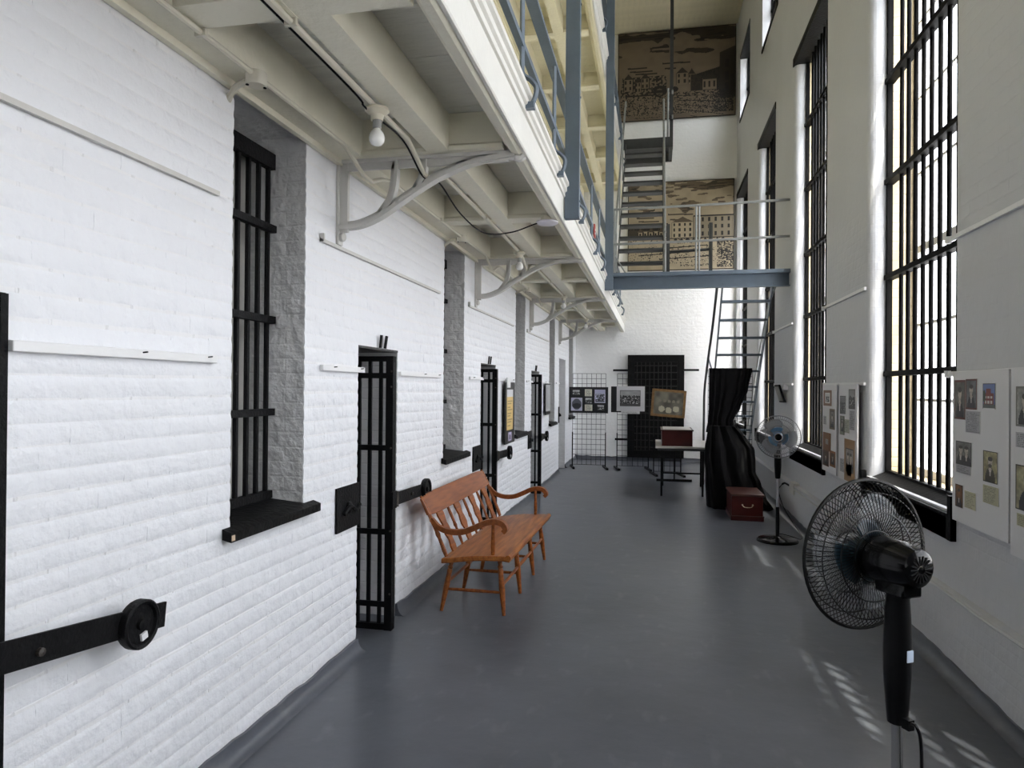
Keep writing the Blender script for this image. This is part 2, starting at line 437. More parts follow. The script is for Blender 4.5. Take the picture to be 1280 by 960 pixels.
def cove(name, pts_base, inward, label, h=0.075, seed=1):
    """dark coved skirting with an uneven painted top edge; pts_base runs along the wall foot"""
    r = random.Random(seed); mb = MB(); prof = 5
    d = Vector(inward); rows = []
    for p in pts_base:
        hh = h*(1 + r.uniform(-0.08, 0.08) + 0.10*math.sin(p[0]*3.1+p[1]*2.7+seed)); row = []
        for k in range(prof+1):
            a = (PI/2)*k/prof
            row.append(Vector(p) + d*(0.012 + 0.055*(1-math.sin(a))) + Vector((0,0,0.002+hh*(1-math.cos(a)))))
        row.append(Vector(p) + Vector((0,0,0.002+hh)) - d*0.02)
        row.append(Vector(p) - d*0.02 + Vector((0,0,0.001)))
        rows.append(row)
    nu = len(rows[0])
    mb.grid(lambda i, j: rows[j][i], nu, len(rows), closed_u=True)
    mb.f.append(tuple(range(nu))); mb.f.append(tuple((len(rows)-1)*nu+k for k in range(nu)))
    o = mb.build(name, m_floor, smooth=True)
    return tag(o, label, 'skirting', kind='structure')

# left wall openings: (y0, y1, z0, z1)
LWIN = [(2.66,3.29),(5.69,6.33),(8.79,9.47),(11.72,12.38),(14.45,15.2)]
LDOOR = [(0.95,1.605),(3.95,4.605),(6.98,7.66),(9.98,10.68)]
DOOR4 = (12.95,13.88)
ZTOP = 2.9
holes = [(a,b,0.97,ZTOP,'w') for a,b in LWIN] + [(a,b,-0.01,1.85,'d') for a,b in LDOOR] + [(DOOR4[0],DOOR4[1],-0.01,2.18,'d')]
def hole_wall():
    ys = sorted({Y0, YB, *[h[0] for h in holes], *[h[1] for h in holes]})
    zs = sorted({-0.01, ZTOP, *[h[2] for h in holes], *[h[3] for h in holes]})
    mb = MB(); xf = XL-0.0043; xb = -2.30
    for i in range(len(ys)-1):
        for j in range(len(zs)-1):
            yc, zc = (ys[i]+ys[i+1])/2, (zs[j]+zs[j+1])/2
            if any(h[0] < yc < h[1] and h[2] < zc < h[3] for h in holes): continue
            mb.box(xb, xf, ys[i], ys[i+1], zs[j], zs[j+1])
    return mb
wl = hole_wall().build('wall_left', m_wallL)
tag(wl, 'long white painted brick wall with cell doors and deep window niches', 'wall', kind='structure')
up = MB().box(-2.3, XL, Y0, YB, ZTOP+0.21, ZC).build('wall_left_upper', m_creamwall)
tag(up, 'cream painted cell wall above the first gallery', 'wall', kind='structure')
mb = MB().box(-2.3, XL, Y0, YB, ZTOP, ZTOP+0.21).build('wall_left_band', m_creamwall)
tag(mb, 'cream wall band hidden behind the first gallery floor', 'wall', kind='structure')
# cells behind the doors
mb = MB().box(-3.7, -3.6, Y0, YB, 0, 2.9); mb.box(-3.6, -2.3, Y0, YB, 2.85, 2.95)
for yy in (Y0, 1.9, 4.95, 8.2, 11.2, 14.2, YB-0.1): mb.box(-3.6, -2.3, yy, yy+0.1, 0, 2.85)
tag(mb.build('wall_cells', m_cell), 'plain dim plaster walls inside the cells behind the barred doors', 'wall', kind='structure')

# --- bricks: each course is a row of bricks proud of the wall, bed joints recessed
def brick_mesh(idx):
    r = random.Random(100+idx); L, Hh, D, ch = 1.0, 0.073, 0.0036, 0.0135
    cy = 0.010
    def j(a): return r.uniform(-a, a)
    back = [(0,0,0),(0,L,0),(0,L,Hh),(0,0,Hh)]
    front = [(D*0.70+j(.0004),0.0,ch*0.9+j(.003)),(D*0.70+j(.0004),L,ch*0.9+j(.003)),(D*0.70+j(.0004),L,Hh-ch*0.8+j(.003)),(D*0.70+j(.0004),0.0,Hh-ch*0.8+j(.003))]
    top = [(D+j(.0007),0.0,ch*1.6+j(.004)),(D+j(.0007),L,ch*1.6+j(.004)),(D+j(.0007),L,Hh-ch*1.4+j(.004)),(D+j(.0007),0.0,Hh-ch*1.4+j(.004))]
    mb = MB(); vs = back+front+top; fs = [(3,2,1,0)]
    for k in range(4):
        k2 = (k+1) % 4; fs.append((k,k2,4+k2,4+k)); fs.append((4+k,4+k2,8+k2,8+k))
    fs.append((8,9,10,11)); mb.add(vs, fs)
    me = mb.mesh('brick'); me.materials.append(m_brick); me.shade_smooth(); me.set_sharp_from_angle(angle=math.radians(50))
    return me, vs, fs
BV = [brick_mesh(i) for i in range(8)]
bricks = []
course = 0.075; z = 0.065; row = 0
while z + 0.068 < 2.885:
    iv = [(0.0, YB)]
    for h in holes:
        if h[2] < z+0.05 and h[3] > z+0.02:
            nv = []
            for a, b in iv:
                if h[1] <= a or h[0] >= b: nv.append((a, b)); continue
                if h[0] > a: nv.append((a, h[0]))
                if h[1] < b: nv.append((h[1], b))
            iv = nv
    for a, b in iv:
        y = a; first = True
        while y < b-0.001:
            L = 0.225
            if first and row % 2: L = 0.1125
            if row % 6 == 5: L = 0.112
            first = False
            y1 = min(y+L, b)
            if b-y1 < 0.06: y1 = b
            dz = 0.007*math.sin(1.9*y+row*0.37)+0.005*math.sin(0.7*y+0.8*row)
            bricks.append((y, y1-y, z+dz, rnd.randrange(8), rnd.uniform(-0.0004, 0.0005), rnd.uniform(-0.004, 0.004), rnd.uniform(0.94, 1.04)))
            y = y1
    z += course; row += 1
def brick_px(b):
    p = proj((XL, b[0]+b[1]/2, b[2]+0.03))
    if p is None or not (-30 < p[0] < 1310 and -20 < p[1] < 980): return 0
    q = proj((XL, b[0], b[2]+.03)); w = proj((XL, b[0]+b[1], b[2]+.03))
    if q is None or w is None: return 0
    return abs(w[0]-q[0])*870*0.068/p[2]
order = sorted(bricks, key=brick_px, reverse=True)
near = order[:300]
for (y, L, zz, k, dx, tilt, sc) in near:
    o = bpy.data.objects.new('brick', BV[k][0]); COL.objects.link(o); o.parent = wl
    o.location = Vector((XL-0.005+dx, y, zz)) - wl.location
    o.scale = (sc, L+0.0004, 1.0); o.rotation_euler = (tilt*0.5, 0, 0)
fv = []; ff = []
for (y, L, zz, k, dx, tilt, sc) in order[300:]:
    n = len(fv); vs, fs = BV[k][1], BV[k][2]
    fv += [(XL-0.005+dx+v[0]*sc, y+v[1]*(L+0.0004), zz+v[2]+tilt*0.5*(v[1]-.5)*L) for v in vs]
    ff += [tuple(i+n for i in f) for f in fs]
mb = MB(); mb.v = fv; mb.f = ff
bf = mb.build('brick_courses', m_brick, wl, smooth=True); tag(bf, kind='stuff')

# niche reveals of the left windows, grilles, sills
def left_window(i, y0, y1):
    t = thing('window_%d' % (i+1), (XL, (y0+y1)/2, 0.97),
              ['tall barred window niche nearest the camera in the white brick wall', 'shaded window niche between the bench and the nearest cell door',
               'third shaded window niche along the white brick wall beside the yellow poster', 'fourth shaded window niche along the white brick wall',
               'farthest shaded window niche of the left wall beside the back corner'][i], 'window', kind='structure')
    r = MB()
    r.box(-2.2, XL-0.0065, y1-0.001, y1+0.014, 0.985, ZTOP-0.002).box(-2.2, XL-0.0065, y0-0.014, y0+0.001, 0.985, ZTOP-0.002)
    r.box(-2.2, XL-0.001, y0, y1, ZTOP-0.014, ZTOP-0.001)
    r.build('reveal', m_reveal, t)
    MB().box(-2.2, -2.10, y0, y1, 0.985, ZTOP-0.002).build('shutter_panel', m_niche, t)
    w = MB(); w.prism([(-2.1,0.97),(XL+0.035,0.955),(XL+0.035,1.0),(-2.1,1.012)], lambda a,b: (a,y0-0.07,b), lambda a,b: (a,y1+0.09,b))
    w.v = []; w.f = []
    w.prism([(XL+0.045,0.945),(XL+0.045,0.985),(XL+0.0025,1.0),(XL+0.0025,0.955)], lambda a,b: (a,y0-0.06,b), lambda a,b: (a,y1+0.10,b))
    w.prism([(XL+0.0025,0.972),(XL+0.0025,1.0),(-2.09,1.03),(-2.09,0.972)], lambda a,b: (a,y0,b), lambda a,b: (a,y1,b))
    sl = w.build('sill', m_blackw, t)
    if i == 0:
        MB().box(XL+0.0455, XL+0.047, y0-0.058, y0-0.035, 0.952, 0.975).build('chip', m_chip, sl)
    xg = -1.96
    MB().box(xg-0.02, xg+0.02, y0, y1, 2.72, 2.80).build('top_frame', m_black, t)
    MB().box(xg-0.02, xg+0.02, y0, y1, 1.02, 1.06).build('bottom_frame', m_black, t)
    for zc in (1.465, 1.94, 2.41):
        MB().box(xg-0.008, xg+0.03, y0+0.002, y1-0.002, zc-0.018, zc+0.018).build('crossbar', m_black, t)
    n = 7; b0 = None
    for k in range(n):
        yb = y1-0.03-k*0.088
        if yb < y0+0.02: break
        if b0 is None:
            b0 = MB().tube([(xg-0.006, yb, 1.03), (xg-0.006, yb, 2.76)], 0.0135, 8).build('bar', m_black, t, smooth=True)
        else:
            c = b0.copy(); COL.objects.link(c); c.parent = t; c.location = (0, -k*0.088, 0)
    return t
for i, (a, b) in enumerate(LWIN): left_window(i, a, b)

# cell doors: leaf swung into the opening, hasp and lock standing off the wall
def cell_door(i, y0, y1):
    yl = y0+0.355
    names = ['black iron barred cell door at the left picture edge with a round lock', 'black iron barred cell door nearest behind the wooden bench',
             'black iron barred cell door beside the far end of the bench', 'farthest black iron barred cell door with lock plate']
    t = thing('door_%d' % (i+1), (-1.96, yl, 0), names[i], 'door', kind='structure')
    jm = MB().box(-2.3, XL-0.0065, y1-0.001, y1+0.012, 0, 1.85).box(-2.3, XL-0.0065, y0-0.012, y0+0.001, 0, 1.85)
    jm.build('door_jamb', m_jambg, t)
    MB().box(-2.3, XL+0.001, y0, y1, 1.838, 1.852).build('lintel', m_lintel, t)
    x0, x1 = -2.28, -1.672
    MB().box(x1-0.05, x1, yl-0.022, yl+0.036, 0.0 if False else 0.012, 1.80).build('lock_stile', m_black, t)
    MB().box(x0, x0+0.05, yl-0.012, yl+0.012, 0.012, 1.80).build('hinge_stile', m_black, t)
    MB().box(x0, x1, yl-0.014, yl+0.014, 1.765, 1.80).build('top_rail', m_black, t)
    MB().box(x0, x1-0.0, yl-0.016, yl+0.016, 0.012, 0.052).build('bottom_rail', m_black, t)
    for zc in (0.18, 0.652, 1.20, 1.672):
        MB().box(x0+0.05, x1-0.05, yl-0.021, yl-0.009, zc-0.018, zc+0.018).build('crossbar', m_black, t)
    b0 = None
    for k in range(6):
        xb = x1-0.092-k*0.075
        if b0 is None: b0 = MB().box(xb-0.0115, xb+0.0115, yl-0.009, yl+0.009, 0.05, 1.77).build('bar', m_black, t)
        else:
            c = b0.copy(); COL.objects.link(c); c.parent = t; c.location = (-k*0.075, 0, 0)
    for zc in (1.60, 1.70, 0.25, 0.66, 1.2):
        MB().lathe([(0.007,0),(0.007,0.004),(0,0.006)], (x1-0.012, yl-0.022, zc), (0,-1,0), 8).build('rivet', m_iron_brown, t)
    if i == 0: MB().box(-1.82, XL+0.006, y1-0.02, y1+0.004, 0.012, 1.85).build('frame_strip', m_black, t)
    zb = 0.905 if i == 0 else 0.865
    hs = MB().box(x1-0.006, x1+0.008, yl-0.03, yl+0.045, zb-0.062, zb+0.05)
    h = hs.build('hasp', m_black, t)
    xh = x1+0.004
    LE, yk, ze = [(0.83, yl+0.69, 0.815), (0.64, yl+0.61, 0.845), (0.64, yl+0.60, 0.845), (0.45, yl+0.43, 0.85)][i]
    hp = MB(); hp.bar((xh, yl+0.06, zb-0.004), (xh, yl+LE, ze-(0.012 if i == 0 else 0)), 0.009, 0.084).build('hasp_arm', m_black, h)
    MB().tube([(xh+0.004, yl+0.05, zb-0.055), (xh+0.004, yl+0.05, zb+0.045)], 0.011, 8).build('hinge_knuckle', m_iron_brown, h)
    MB().lathe([(0.0,-0.012),(0.055,-0.012),(0.075,-0.006),(0.08,0.004),(0.08,0.030),(0.074,0.034),(0.066,0.030),(0.062,0.020),(0.018,0.020),(0.018,0.032),(0,0.036)], (xh, yk, ze), (1,0,0), 28).build('lock_disc', m_black, h, smooth=True)
    MB().obox((xh+0.024, yk+0.012, ze-0.042), (0.004,0,0), (0,0.013,0.003), (0,-0.002,0.011)).build('keyhole_tag', m_whitewood, h)
    MB().lathe([(0.012,0),(0.012,0.012),(0,0.016)], (xh+0.005, yl+0.32, (zb+ze)/2), (1,0,0), 10).build('stud', m_iron_brown, h)
    return t
for i, (a, b) in enumerate(LDOOR): cell_door(i, a, b)
t = thing('door_5', (XL, sum(DOOR4)/2, 0), 'plain tall pale doorway recess near the back corner of the white wall', 'door', kind='structure')
MB().box(-2.05, -2.0, DOOR4[0], DOOR4[1], 0.0, 2.18).build('door_panel', m_jambg, t)
MB().box(-2.0, XL-0.001, DOOR4[1]-0.001, DOOR4[1]+0.01, 0.0, 2.18).box(-2.0, XL-0.001, DOOR4[0]-0.01, DOOR4[0]+0.001, 0, 2.18).build('door_jamb', m_jambg, t)
# lock plates beside the doors
PL = ['black lock plate on white wall left of the nearest full cell door', 'black lock plate on white wall beside the cell door past the bench',
      'black lock plate on white wall left of the farthest barred cell door', 'small black lock plate on wall edge before the plain doorway']
for i, (y0, w, z0, z1) in enumerate([(3.95,0.30,0.765,1.02),(6.98,0.32,0.765,1.01),(9.98,0.27,0.73,0.98),(12.95,0.10,0.95,1.25)]):
    t = thing('lock_plate', (XL, y0-w/2, z0), PL[i], 'lock plate', 'lock plates beside the cell doors')
    MB().box(XL+0.001, XL+0.012, y0-w, y0+0.003, z0, z1).build('plate', m_black, t)
    zc = (z0+z1)/2
    MB().tube(arc([(XL+0.02, y0-w*0.75, zc-0.03), (XL+0.035, y0-w*0.55, zc+0.01), (XL+0.04, y0-w*0.35, zc-0.02), (XL+0.03, y0-w*0.1, zc)]), 0.012, 8).build('staple', m_black, t, smooth=True)
    MB().lathe([(0.035,0),(0.035,0.012),(0.02,0.02),(0,0.021)], (XL+0.012, y0-w*0.5, zc), (1,0,0), 14).build('boss', m_black, t, smooth=True)
# hooks above doors
for i, y in enumerate((4.30, 7.30, 10.28)):
    t = thing('wall_hook', (XL, y, 1.85), ['pair of black iron hook prongs above the nearest cell door', 'pair of black iron hook prongs above the cell door past the bench', 'black iron hook prongs above the farthest barred cell door'][i], 'hook', 'hooks above the cell doors')
    for s in (-1, 1):
        MB().bar((XL+0.012, y+s*0.04, 1.852), (XL+0.022, y+s*0.045, 1.935), 0.022, 0.012, (1,0,0)).build('prong', m_black, t)

# white picture rails on the left wall
RAILS = [(1.61,2.53,1.706,0.032,0.022),(3.45,4.0,1.70,0.032,0.022),(4.62,5.55,1.692,0.03,0.02),(6.5,7.03,1.69,0.03,0.02),(7.72,8.6,1.69,0.03,0.02),(9.55,10.03,1.69,0.03,0.02),(10.8,11.6,1.69,0.03,0.02),(12.5,12.9,1.69,0.03,0.02)]
RL = ['long white wooden picture rail on near wall left of the first window', 'short white picture rail ending on the nearest full cell door', 'white picture rail between nearest cell door and second window',
      'short white picture rail left of the second full cell door', 'white picture rail holding the yellow poster', 'short white picture rail left of the farthest barred door', 'white picture rail holding the far framed notice', 'short white picture rail before the plain doorway']
for (a, b, z, h, d), l in zip(RAILS, RL):
    t = thing('picture_rail', (XL, (a+b)/2, z), l, 'rail', 'white picture rails on the left wall')
    MB().box(XL, XL+d, a, b, z-h/2, z+h/2).build('batten', m_whitewood, t, bevel=0.003)
    for yy in (b-0.06, b-0.42):
        if yy > a: MB().tube([(XL+d-0.002, yy, z+0.006), (XL+d+0.018, yy, z+0.008)], 0.003, 6).build('nail', m_black, t)
for (a, b), l in zip([(0.6,2.54),(3.44,5.53),(6.45,8.62),(9.55,11.6)], ['thin upper rail on near wall left of the first window', 'thin upper rail above the nearest full cell door', 'thin upper rail above the cell door past the bench', 'thin upper rail above the farthest barred door']):
    t = thing('upper_rail', (XL, (a+b)/2, 2.385), l, 'rail', 'thin upper rails on the left wall')
    MB().box(XL, XL+0.018, a, b, 2.374, 2.392).build('batten', m_brk, t)
    MB().box(XL, XL+0.024, a, a+0.012, 2.378, 2.42).build('end_stop', m_brk, t)

# skirting coves
def run(y0, y1, n=None):
    n = n or max(3, int((y1-y0)/0.09)); return [(XL, y0+(y1-y0)*k/n, 0) for k in range(n+1)]
segs = [(Y0,0.95),(1.605,3.955),(4.605,6.985),(7.66,9.985),(10.68,12.955),(13.88,YB)]
for i, (a, b) in enumerate(segs):
    cove('trim_%d' % (i+1), run(a, b), (1,0,0), ['dark grey coved floor edge behind the camera by the left wall', 'dark grey coved floor edge under the nearest window niche', 'dark grey coved floor edge behind the bench',
         'dark grey coved floor edge under the yellow poster', 'dark grey coved floor edge before the plain doorway', 'dark grey coved floor edge at the back left corner'][i], seed=i)

# ------------------------------------------------------------------ right wall
def right_wall():
    mb = MB(); xo = 2.15; rr = 0.07
    edges = [Y0] + [v for w in RW for v in w] + [YB]
    for k in range(0, len(edges), 2):
        a, b = edges[k], edges[k+1]
        if b-a < 0.02: continue
        poly = [(xo, a), (XR+rr, a)] if k > 0 else [(xo, a), (XR, a)]
        if k > 0: poly += [(XR+rr-rr*math.sin(q), a+rr-rr*math.cos(q)) for q in [PI/2*i/6 for i in range(1, 7)]] if b-a > 0.2 else [(XR, a+0.04)]
        if k < len(edges)-2: poly += [(XR+rr-rr*math.cos(q), b-rr+rr*math.sin(q)) for q in [PI/2*i/6 for i in range(0, 7)]] + [(xo, b)]
        else: poly += [(XR, b), (xo, b)]
        mb.prism(poly, lambda x, y: (x, y, 0.90), lambda x, y: (x, y, 5.72))
    mb.box(XR, xo, Y0, YB, -0.01, 0.90)
    mb.box(XR, xo, Y0, YB, 5.72, 7.18)
    eu = [Y0] + [v for w in RWU for v in w] + [YB]
    for k in range(0, len(eu), 2): mb.box(XR, xo, eu[k], eu[k+1], 7.18, 8.56)
    mb.box(XR, xo, Y0, YB, 8.56, ZC)
    return mb
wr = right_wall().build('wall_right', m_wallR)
tag(wr, 'tall white plaster wall on the right pierced by barred windows', 'wall', kind='structure')
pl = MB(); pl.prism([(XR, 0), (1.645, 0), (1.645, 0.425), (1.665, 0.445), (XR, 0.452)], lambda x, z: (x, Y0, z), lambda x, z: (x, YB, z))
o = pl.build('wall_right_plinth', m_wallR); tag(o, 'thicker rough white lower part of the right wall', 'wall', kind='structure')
o = MB().tube([(1.645, Y0+0.3+k*0.25, 0.437+0.003*math.sin(k*1.7)) for k in range(int((YB-Y0-0.6)/0.25))], 0.009, 6).build('trim_7', m_wallR, smooth=True)
tag(o, 'thin rounded ridge along the top of the right wall plinth', 'trim', kind='structure')
nn = int((YB-Y0)/0.09)
cove('trim_8', [(1.645, Y0+(YB-Y0)*k/nn, 0) for k in range(nn+1)], (-1,0,0), 'dark grey coved floor edge along the right wall', seed=21)
nb = int((XR-XL)/0.09)
cove('trim_9', [(XL+(XR-XL)*k/nb, YB, 0) for k in range(nb+1)], (0,-1,0), 'dark grey coved floor edge along the back wall', h=0.09, seed=22)

WLAB = {0: 'barred window behind the camera nearest the hall entrance', 1: 'barred window just behind the right picture edge', 2: 'largest barred window beside the near white photo boards', 3: 'second barred window beyond the paired narrow photo boards', 4: 'third barred window behind the small fan', 5: 'farthest barred window beside the back wall'}
def right_window(i, y0, y1):
    t = thing('window_%d' % (i+6), (1.85, (y0+y1)/2, 0.93), WLAB[i], 'window', kind='structure')
    z0, z1 = 0.93, 5.72
    MB().box(1.83, 1.87, y1-0.035, y1, z0, z1).build('frame_upright', m_bar, t)
    MB().box(1.83, 1.87, y0, y0+0.035, z0, z1).build('frame_upright', m_bar, t)
    MB().box(1.83, 1.87, y0, y1, z0, z0+0.03).build('frame_bottom', m_bar, t)
    # inner and outer reveals
    MB().box(1.875, 2.10, y1-0.008, y1+0.002, z0, z1).build('outer_reveal', m_cream_out, t)
    MB().box(1.875, 2.10, y0-0.002, y0+0.008, z0, z1).build('outer_reveal', m_cream_out, t)
    s = MB(); s.prism([(XR-0.03,0.735),(XR-0.03,0.865),(XR+0.0,0.885),(1.84,0.945),(1.84,0.735),], lambda x,z: (x,y0+0.001,z), lambda x,z: (x,y1-0.001,z))
    s.prism([(XR-0.03,0.735),(XR-0.03,0.885),(XR-0.002,0.885),(XR-0.002,0.735)], lambda x,z: (x,y0-0.07,z), lambda x,z: (x,y1+0.07,z))
    sl = s.build('sill', m_lintelblk, t)
    MB().box(XR-0.034, XR-0.002, y0-0.07, y0-0.02, 0.735, 0.995).build('sill_end', m_lintelblk, sl)
    MB().box(XR-0.034, XR-0.002, y1+0.02, y1+0.07, 0.80, 0.945).build('sill_end', m_lintelblk, sl)
    MB().box(1.88, 2.15, y0, y1, 0.90, 0.94).build('outer_sill', m_cream_out, t)
    MB().box(XR-0.012, 2.14, y0-0.08, y1+0.08, 5.70, 5.80).build('lintel', m_lintelblk, t)
    for zc in (1.735, 2.515, 3.29, 4.11, 4.92):
        MB().box(1.815, 1.885, y0+0.002, y1-0.002, zc-0.02, zc+0.02).build('crossbar', m_bar, t)
    b0 = None; n = 10
    for k in range(n):
        dy = k*0.1487
        yb = y1-0.30-dy
        if yb < y0+0.05: break
        if b0 is None: b0 = MB().tube([(1.85, yb, z0), (1.85, yb, z1)], 0.0155, 10).build('bar', m_bar, t, smooth=True)
        else:
            c = b0.copy(); COL.objects.link(c); c.parent = t; c.location = (0, -dy, 0)
    # outer timber sash with panes
    sa = MB(); xs = 2.05
    sa.box(xs-0.02, xs+0.02, y0, y0+0.05, 0.94, 5.7).box(xs-0.02, xs+0.02, y1-0.05, y1, 0.94, 5.7)
    rails = [0.97, 1.53, 2.12, 2.72, 3.32, 3.92, 4.52, 5.12, 5.67]
    for q, zc in enumerate(rails): sa.box(xs-0.015, xs+0.015, y0, y1, zc-(0.03 if q in (0,8,3) else 0.011), zc+(0.03 if q in (0,8,3) else 0.011))
    yc = (y0+y1)/2; sa.box(xs-0.014, xs+0.014, yc-0.011, yc+0.011, 0.94, 5.7)
    so = sa.build('sash', m_whitewood, t)
    for q in range(8):
        for (ya, yb) in ((y0+0.05, yc), (yc, y1-0.05)):
            MB().box(xs-0.002, xs+0.002, ya, yb, rails[q], rails[q+1]).build('pane', m_hazy if q < 6 else m_glass, so)
for i, (a, b) in enumerate(RW): right_window(i, a, b)
for i, (a, b) in enumerate(RWU):
    t = thing('window_%d' % (i+12), (1.9, (a+b)/2, 7.18), ['small upper barred window far behind the camera', 'small upper barred window above the camera', 'small upper barred window above the near photo boards', 'small upper barred window above the second tall window', 'small upper barred window over the third tall window', 'small upper barred window beside the upper mural'][i], 'window', kind='structure')
    MB().box(XR-0.015, 2.1, a, b, 7.16, 7.21).build('sill', m_lintelblk, t)
    MB().box(XR-0.01, 2.1, a, b, 8.50, 8.56).build('lintel', m_lintelblk, t)
    MB().box(1.84, 1.87, b-0.03, b, 7.2, 8.5).build('frame_upright', m_bar, t)
    for k in range(8): MB().tube([(1.855, b-0.28-k*0.15, 7.2), (1.855, b-0.28-k*0.15, 8.5)], 0.018, 6).build('bar', m_bar, t)
    for zc in (7.85,): MB().box(1.83, 1.88, a, b, zc-0.02, zc+0.02).build('crossbar', m_bar, t)
    MB().box(2.04, 2.045, a, b, 7.2, 8.5).build('pane', m_glass, t)

# rails on the right wall
for (a, b, z), l in zip([(2.6,4.55,2.49),(6.2,7.67,2.44),(9.32,10.75,2.44),(2.6,4.55,1.70),(6.2,7.6,1.655),(9.3,10.6,1.67)],
        ['thin white rail high on right wall above the near photo boards', 'thin white rail high on right wall between first and second tall windows', 'thin white rail high on right wall between second and third tall windows',
         'white rail on right wall behind the near photo boards', 'white rail on right wall behind the paired narrow photo boards', 'white rail on right wall carrying the small black frame']):
    t = thing('wall_rail', (XR, (a+b)/2, z), l, 'rail', 'white rails on the right wall')
    MB().box(XR-0.02, XR+0.0, a, b, z-0.014, z+0.014).build('batten', m_whitewood, t, bevel=0.003)
    MB().box(XR-0.026, XR, b-0.03, b, z-0.02, z+0.02).build('end_stop', m_whitewood, t)

# ------------------------------------------------------------------ back, front, ceiling
wb = MB().box(-3.7, 2.3, YB, YB+0.2, -0.01, ZC+0.1).build('wall_back', m_wallB)
tag(wb, 'white rough end wall of the hall with two murals', 'wall', kind='structure')
o = MB().box(-3.7, 2.3, Y0-0.2, Y0, -0.01, ZC+0.1).build('wall_front', m_wallB); tag(o, 'white wall behind the camera', 'wall', kind='structure')
ce = MB().box(-3.7, 2.3, Y0-0.2, YB+0.2, ZC+0.012, ZC+0.15).build('ceiling', m_ceil)
tag(ce, 'cream boarded ceiling high above the hall', 'ceiling', kind='structure')
x = XL; b0 = None
while x < XR-0.01:
    if b0 is None: b0 = MB().box(x+0.002, x+0.112, Y0, YB, ZC, ZC+0.014).build('board', m_ceil, ce); xa = x
    else:
        c = b0.copy(); COL.objects.link(c); c.parent = ce; c.location = (x-xa, 0, 0)
    x += 0.116

# ------------------------------------------------------------------ galleries
YCROSS = [0.6, 2.13, 3.66, 5.20, 6.73, 8.27, 9.80, 11.35, 12.88, 14.4]
def gallery(z, name, label, mc, mboard):
    t = thing('gallery', (-1.2, 6.0, z), label, 'gallery')
    ya, yb = Y0+0.02, YB-0.065
    MB().box(XL+0.002, -1.60, ya, yb, z, z+0.20).build('wall_beam', mc, t)
    MB().box(XL+0.002, -1.735, ya, yb, z-0.03, z).build('wall_strip', mc, t)
    MB().box(-1.22, -1.10, ya, yb, z, z+0.20).build('middle_joist', mc, t)
    e = MB(); e.prism([(-0.80,z+0.20),(-0.80,z+0.03),(-0.76,z-0.02),(-0.72,z-0.03),(-0.70,z-0.02),(-0.70,z+0.20)], lambda x,q: (x,ya,q), lambda x,q: (x,yb,q))
    e.build('edge_beam', mc, t)
    f = MB(); f.prism([(-0.70,z-0.025),(-0.685,z-0.025),(-0.68,z-0.018),(-0.68,z+0.15),(-0.668,z+0.155),(-0.668,z+0.185),(-0.655,z+0.195),(-0.655,z+0.225),(-0.64,z+0.235),(-0.64,z+0.26),(-0.66,z+0.285),(-0.70,z+0.285)],
                     lambda x,q: (x,ya,q), lambda x,q: (x,yb,q))
    f.build('fascia', m_fascia, t)
    MB().box(XL+0.002, -0.66, ya, yb, z+0.245, z+0.285).build('deck', mboard, t)
    cb = None
    for yc in YCROSS:
        for (xa, xb) in ((-1.60,-1.22),(-1.10,-0.80)):
            q = MB(); q.prism([(yc-0.06,z+0.20),(yc-0.06,z+0.035),(yc-0.075,z+0.02),(yc-0.075,z-0.002),(yc+0.075,z-0.002),(yc+0.075,z+0.02),(yc+0.06,z+0.035),(yc+0.06,z+0.20)],
                             lambda y,w: (xa,y,w), lambda y,w: (xb,y,w))
            q.build('cross_beam', mc, t)
    b0 = None; y = ya; k = 0
    while y < yb-0.01:
        if b0 is None: b0 = MB().box(XL+0.004, -0.705, y+0.0015, y+0.1385, z+0.20, z+0.244).build('board', mboard, t); y_0 = y
        else:
            c = b0.copy(); COL.objects.link(c); c.parent = t; c.location = (0, y-y_0, rnd.uniform(0, 0.0015))
        y += 0.14
    return t
G1, G2 = 2.875, 5.83
gallery(G1, 'gallery', 'lower cream timber gallery with white moulded edge along the cells', m_cream, m_creamboard)
gallery(G2, 'gallery', 'upper cream timber gallery seen behind the blue steel posts', m_cream2, m_cream2)

def railing(z, label, y_list, x=-0.70):
    t = thing('gallery_railing', (x, 6.0, z), label, 'railing')
    ya, yb = y_list[0]-1.2, 14.9
    MB().box(x-0.04, x+0.026, ya, yb, z+0.93, z+0.955).build('top_rail', m_steel, t)
    MB().box(x-0.015, x+0.02, ya, yb, z+0.50, z+0.535).build('middle_rail', m_steel, t)
    first = None
    for y in y_list:
        if first is None:
            s = MB(); s.tube(arc([(x+0.01, y, z+0.93), (x+0.01, y, z+0.44), (x+0.014, y, z+0.36), (x+0.055, y, z+0.325), (x+0.085, y, z+0.285), (x+0.082, y, z+0.24), (x+0.066, y, z+0.20)], 5), 0.0135, 4)
            first = s.build('stanchion', m_steel, t); yf = y
            cl = MB().box(x+0.033, x+0.078, y-0.02, y+0.02, z+0.172, z+0.205).build('clamp', m_steel, first)
        else:
            c = copy_tree(first, t); c.location = (0, y-yf, 0)
    return t
YST = [0.4, 1.95, 3.55, 4.72, 6.1, 7.55, 8.6, 10.9, 12.4, 13.9]
railing(G1, 'blue grey steel railing on the lower gallery edge', YST)
railing(G2, 'blue grey steel railing on the upper gallery edge', YST)
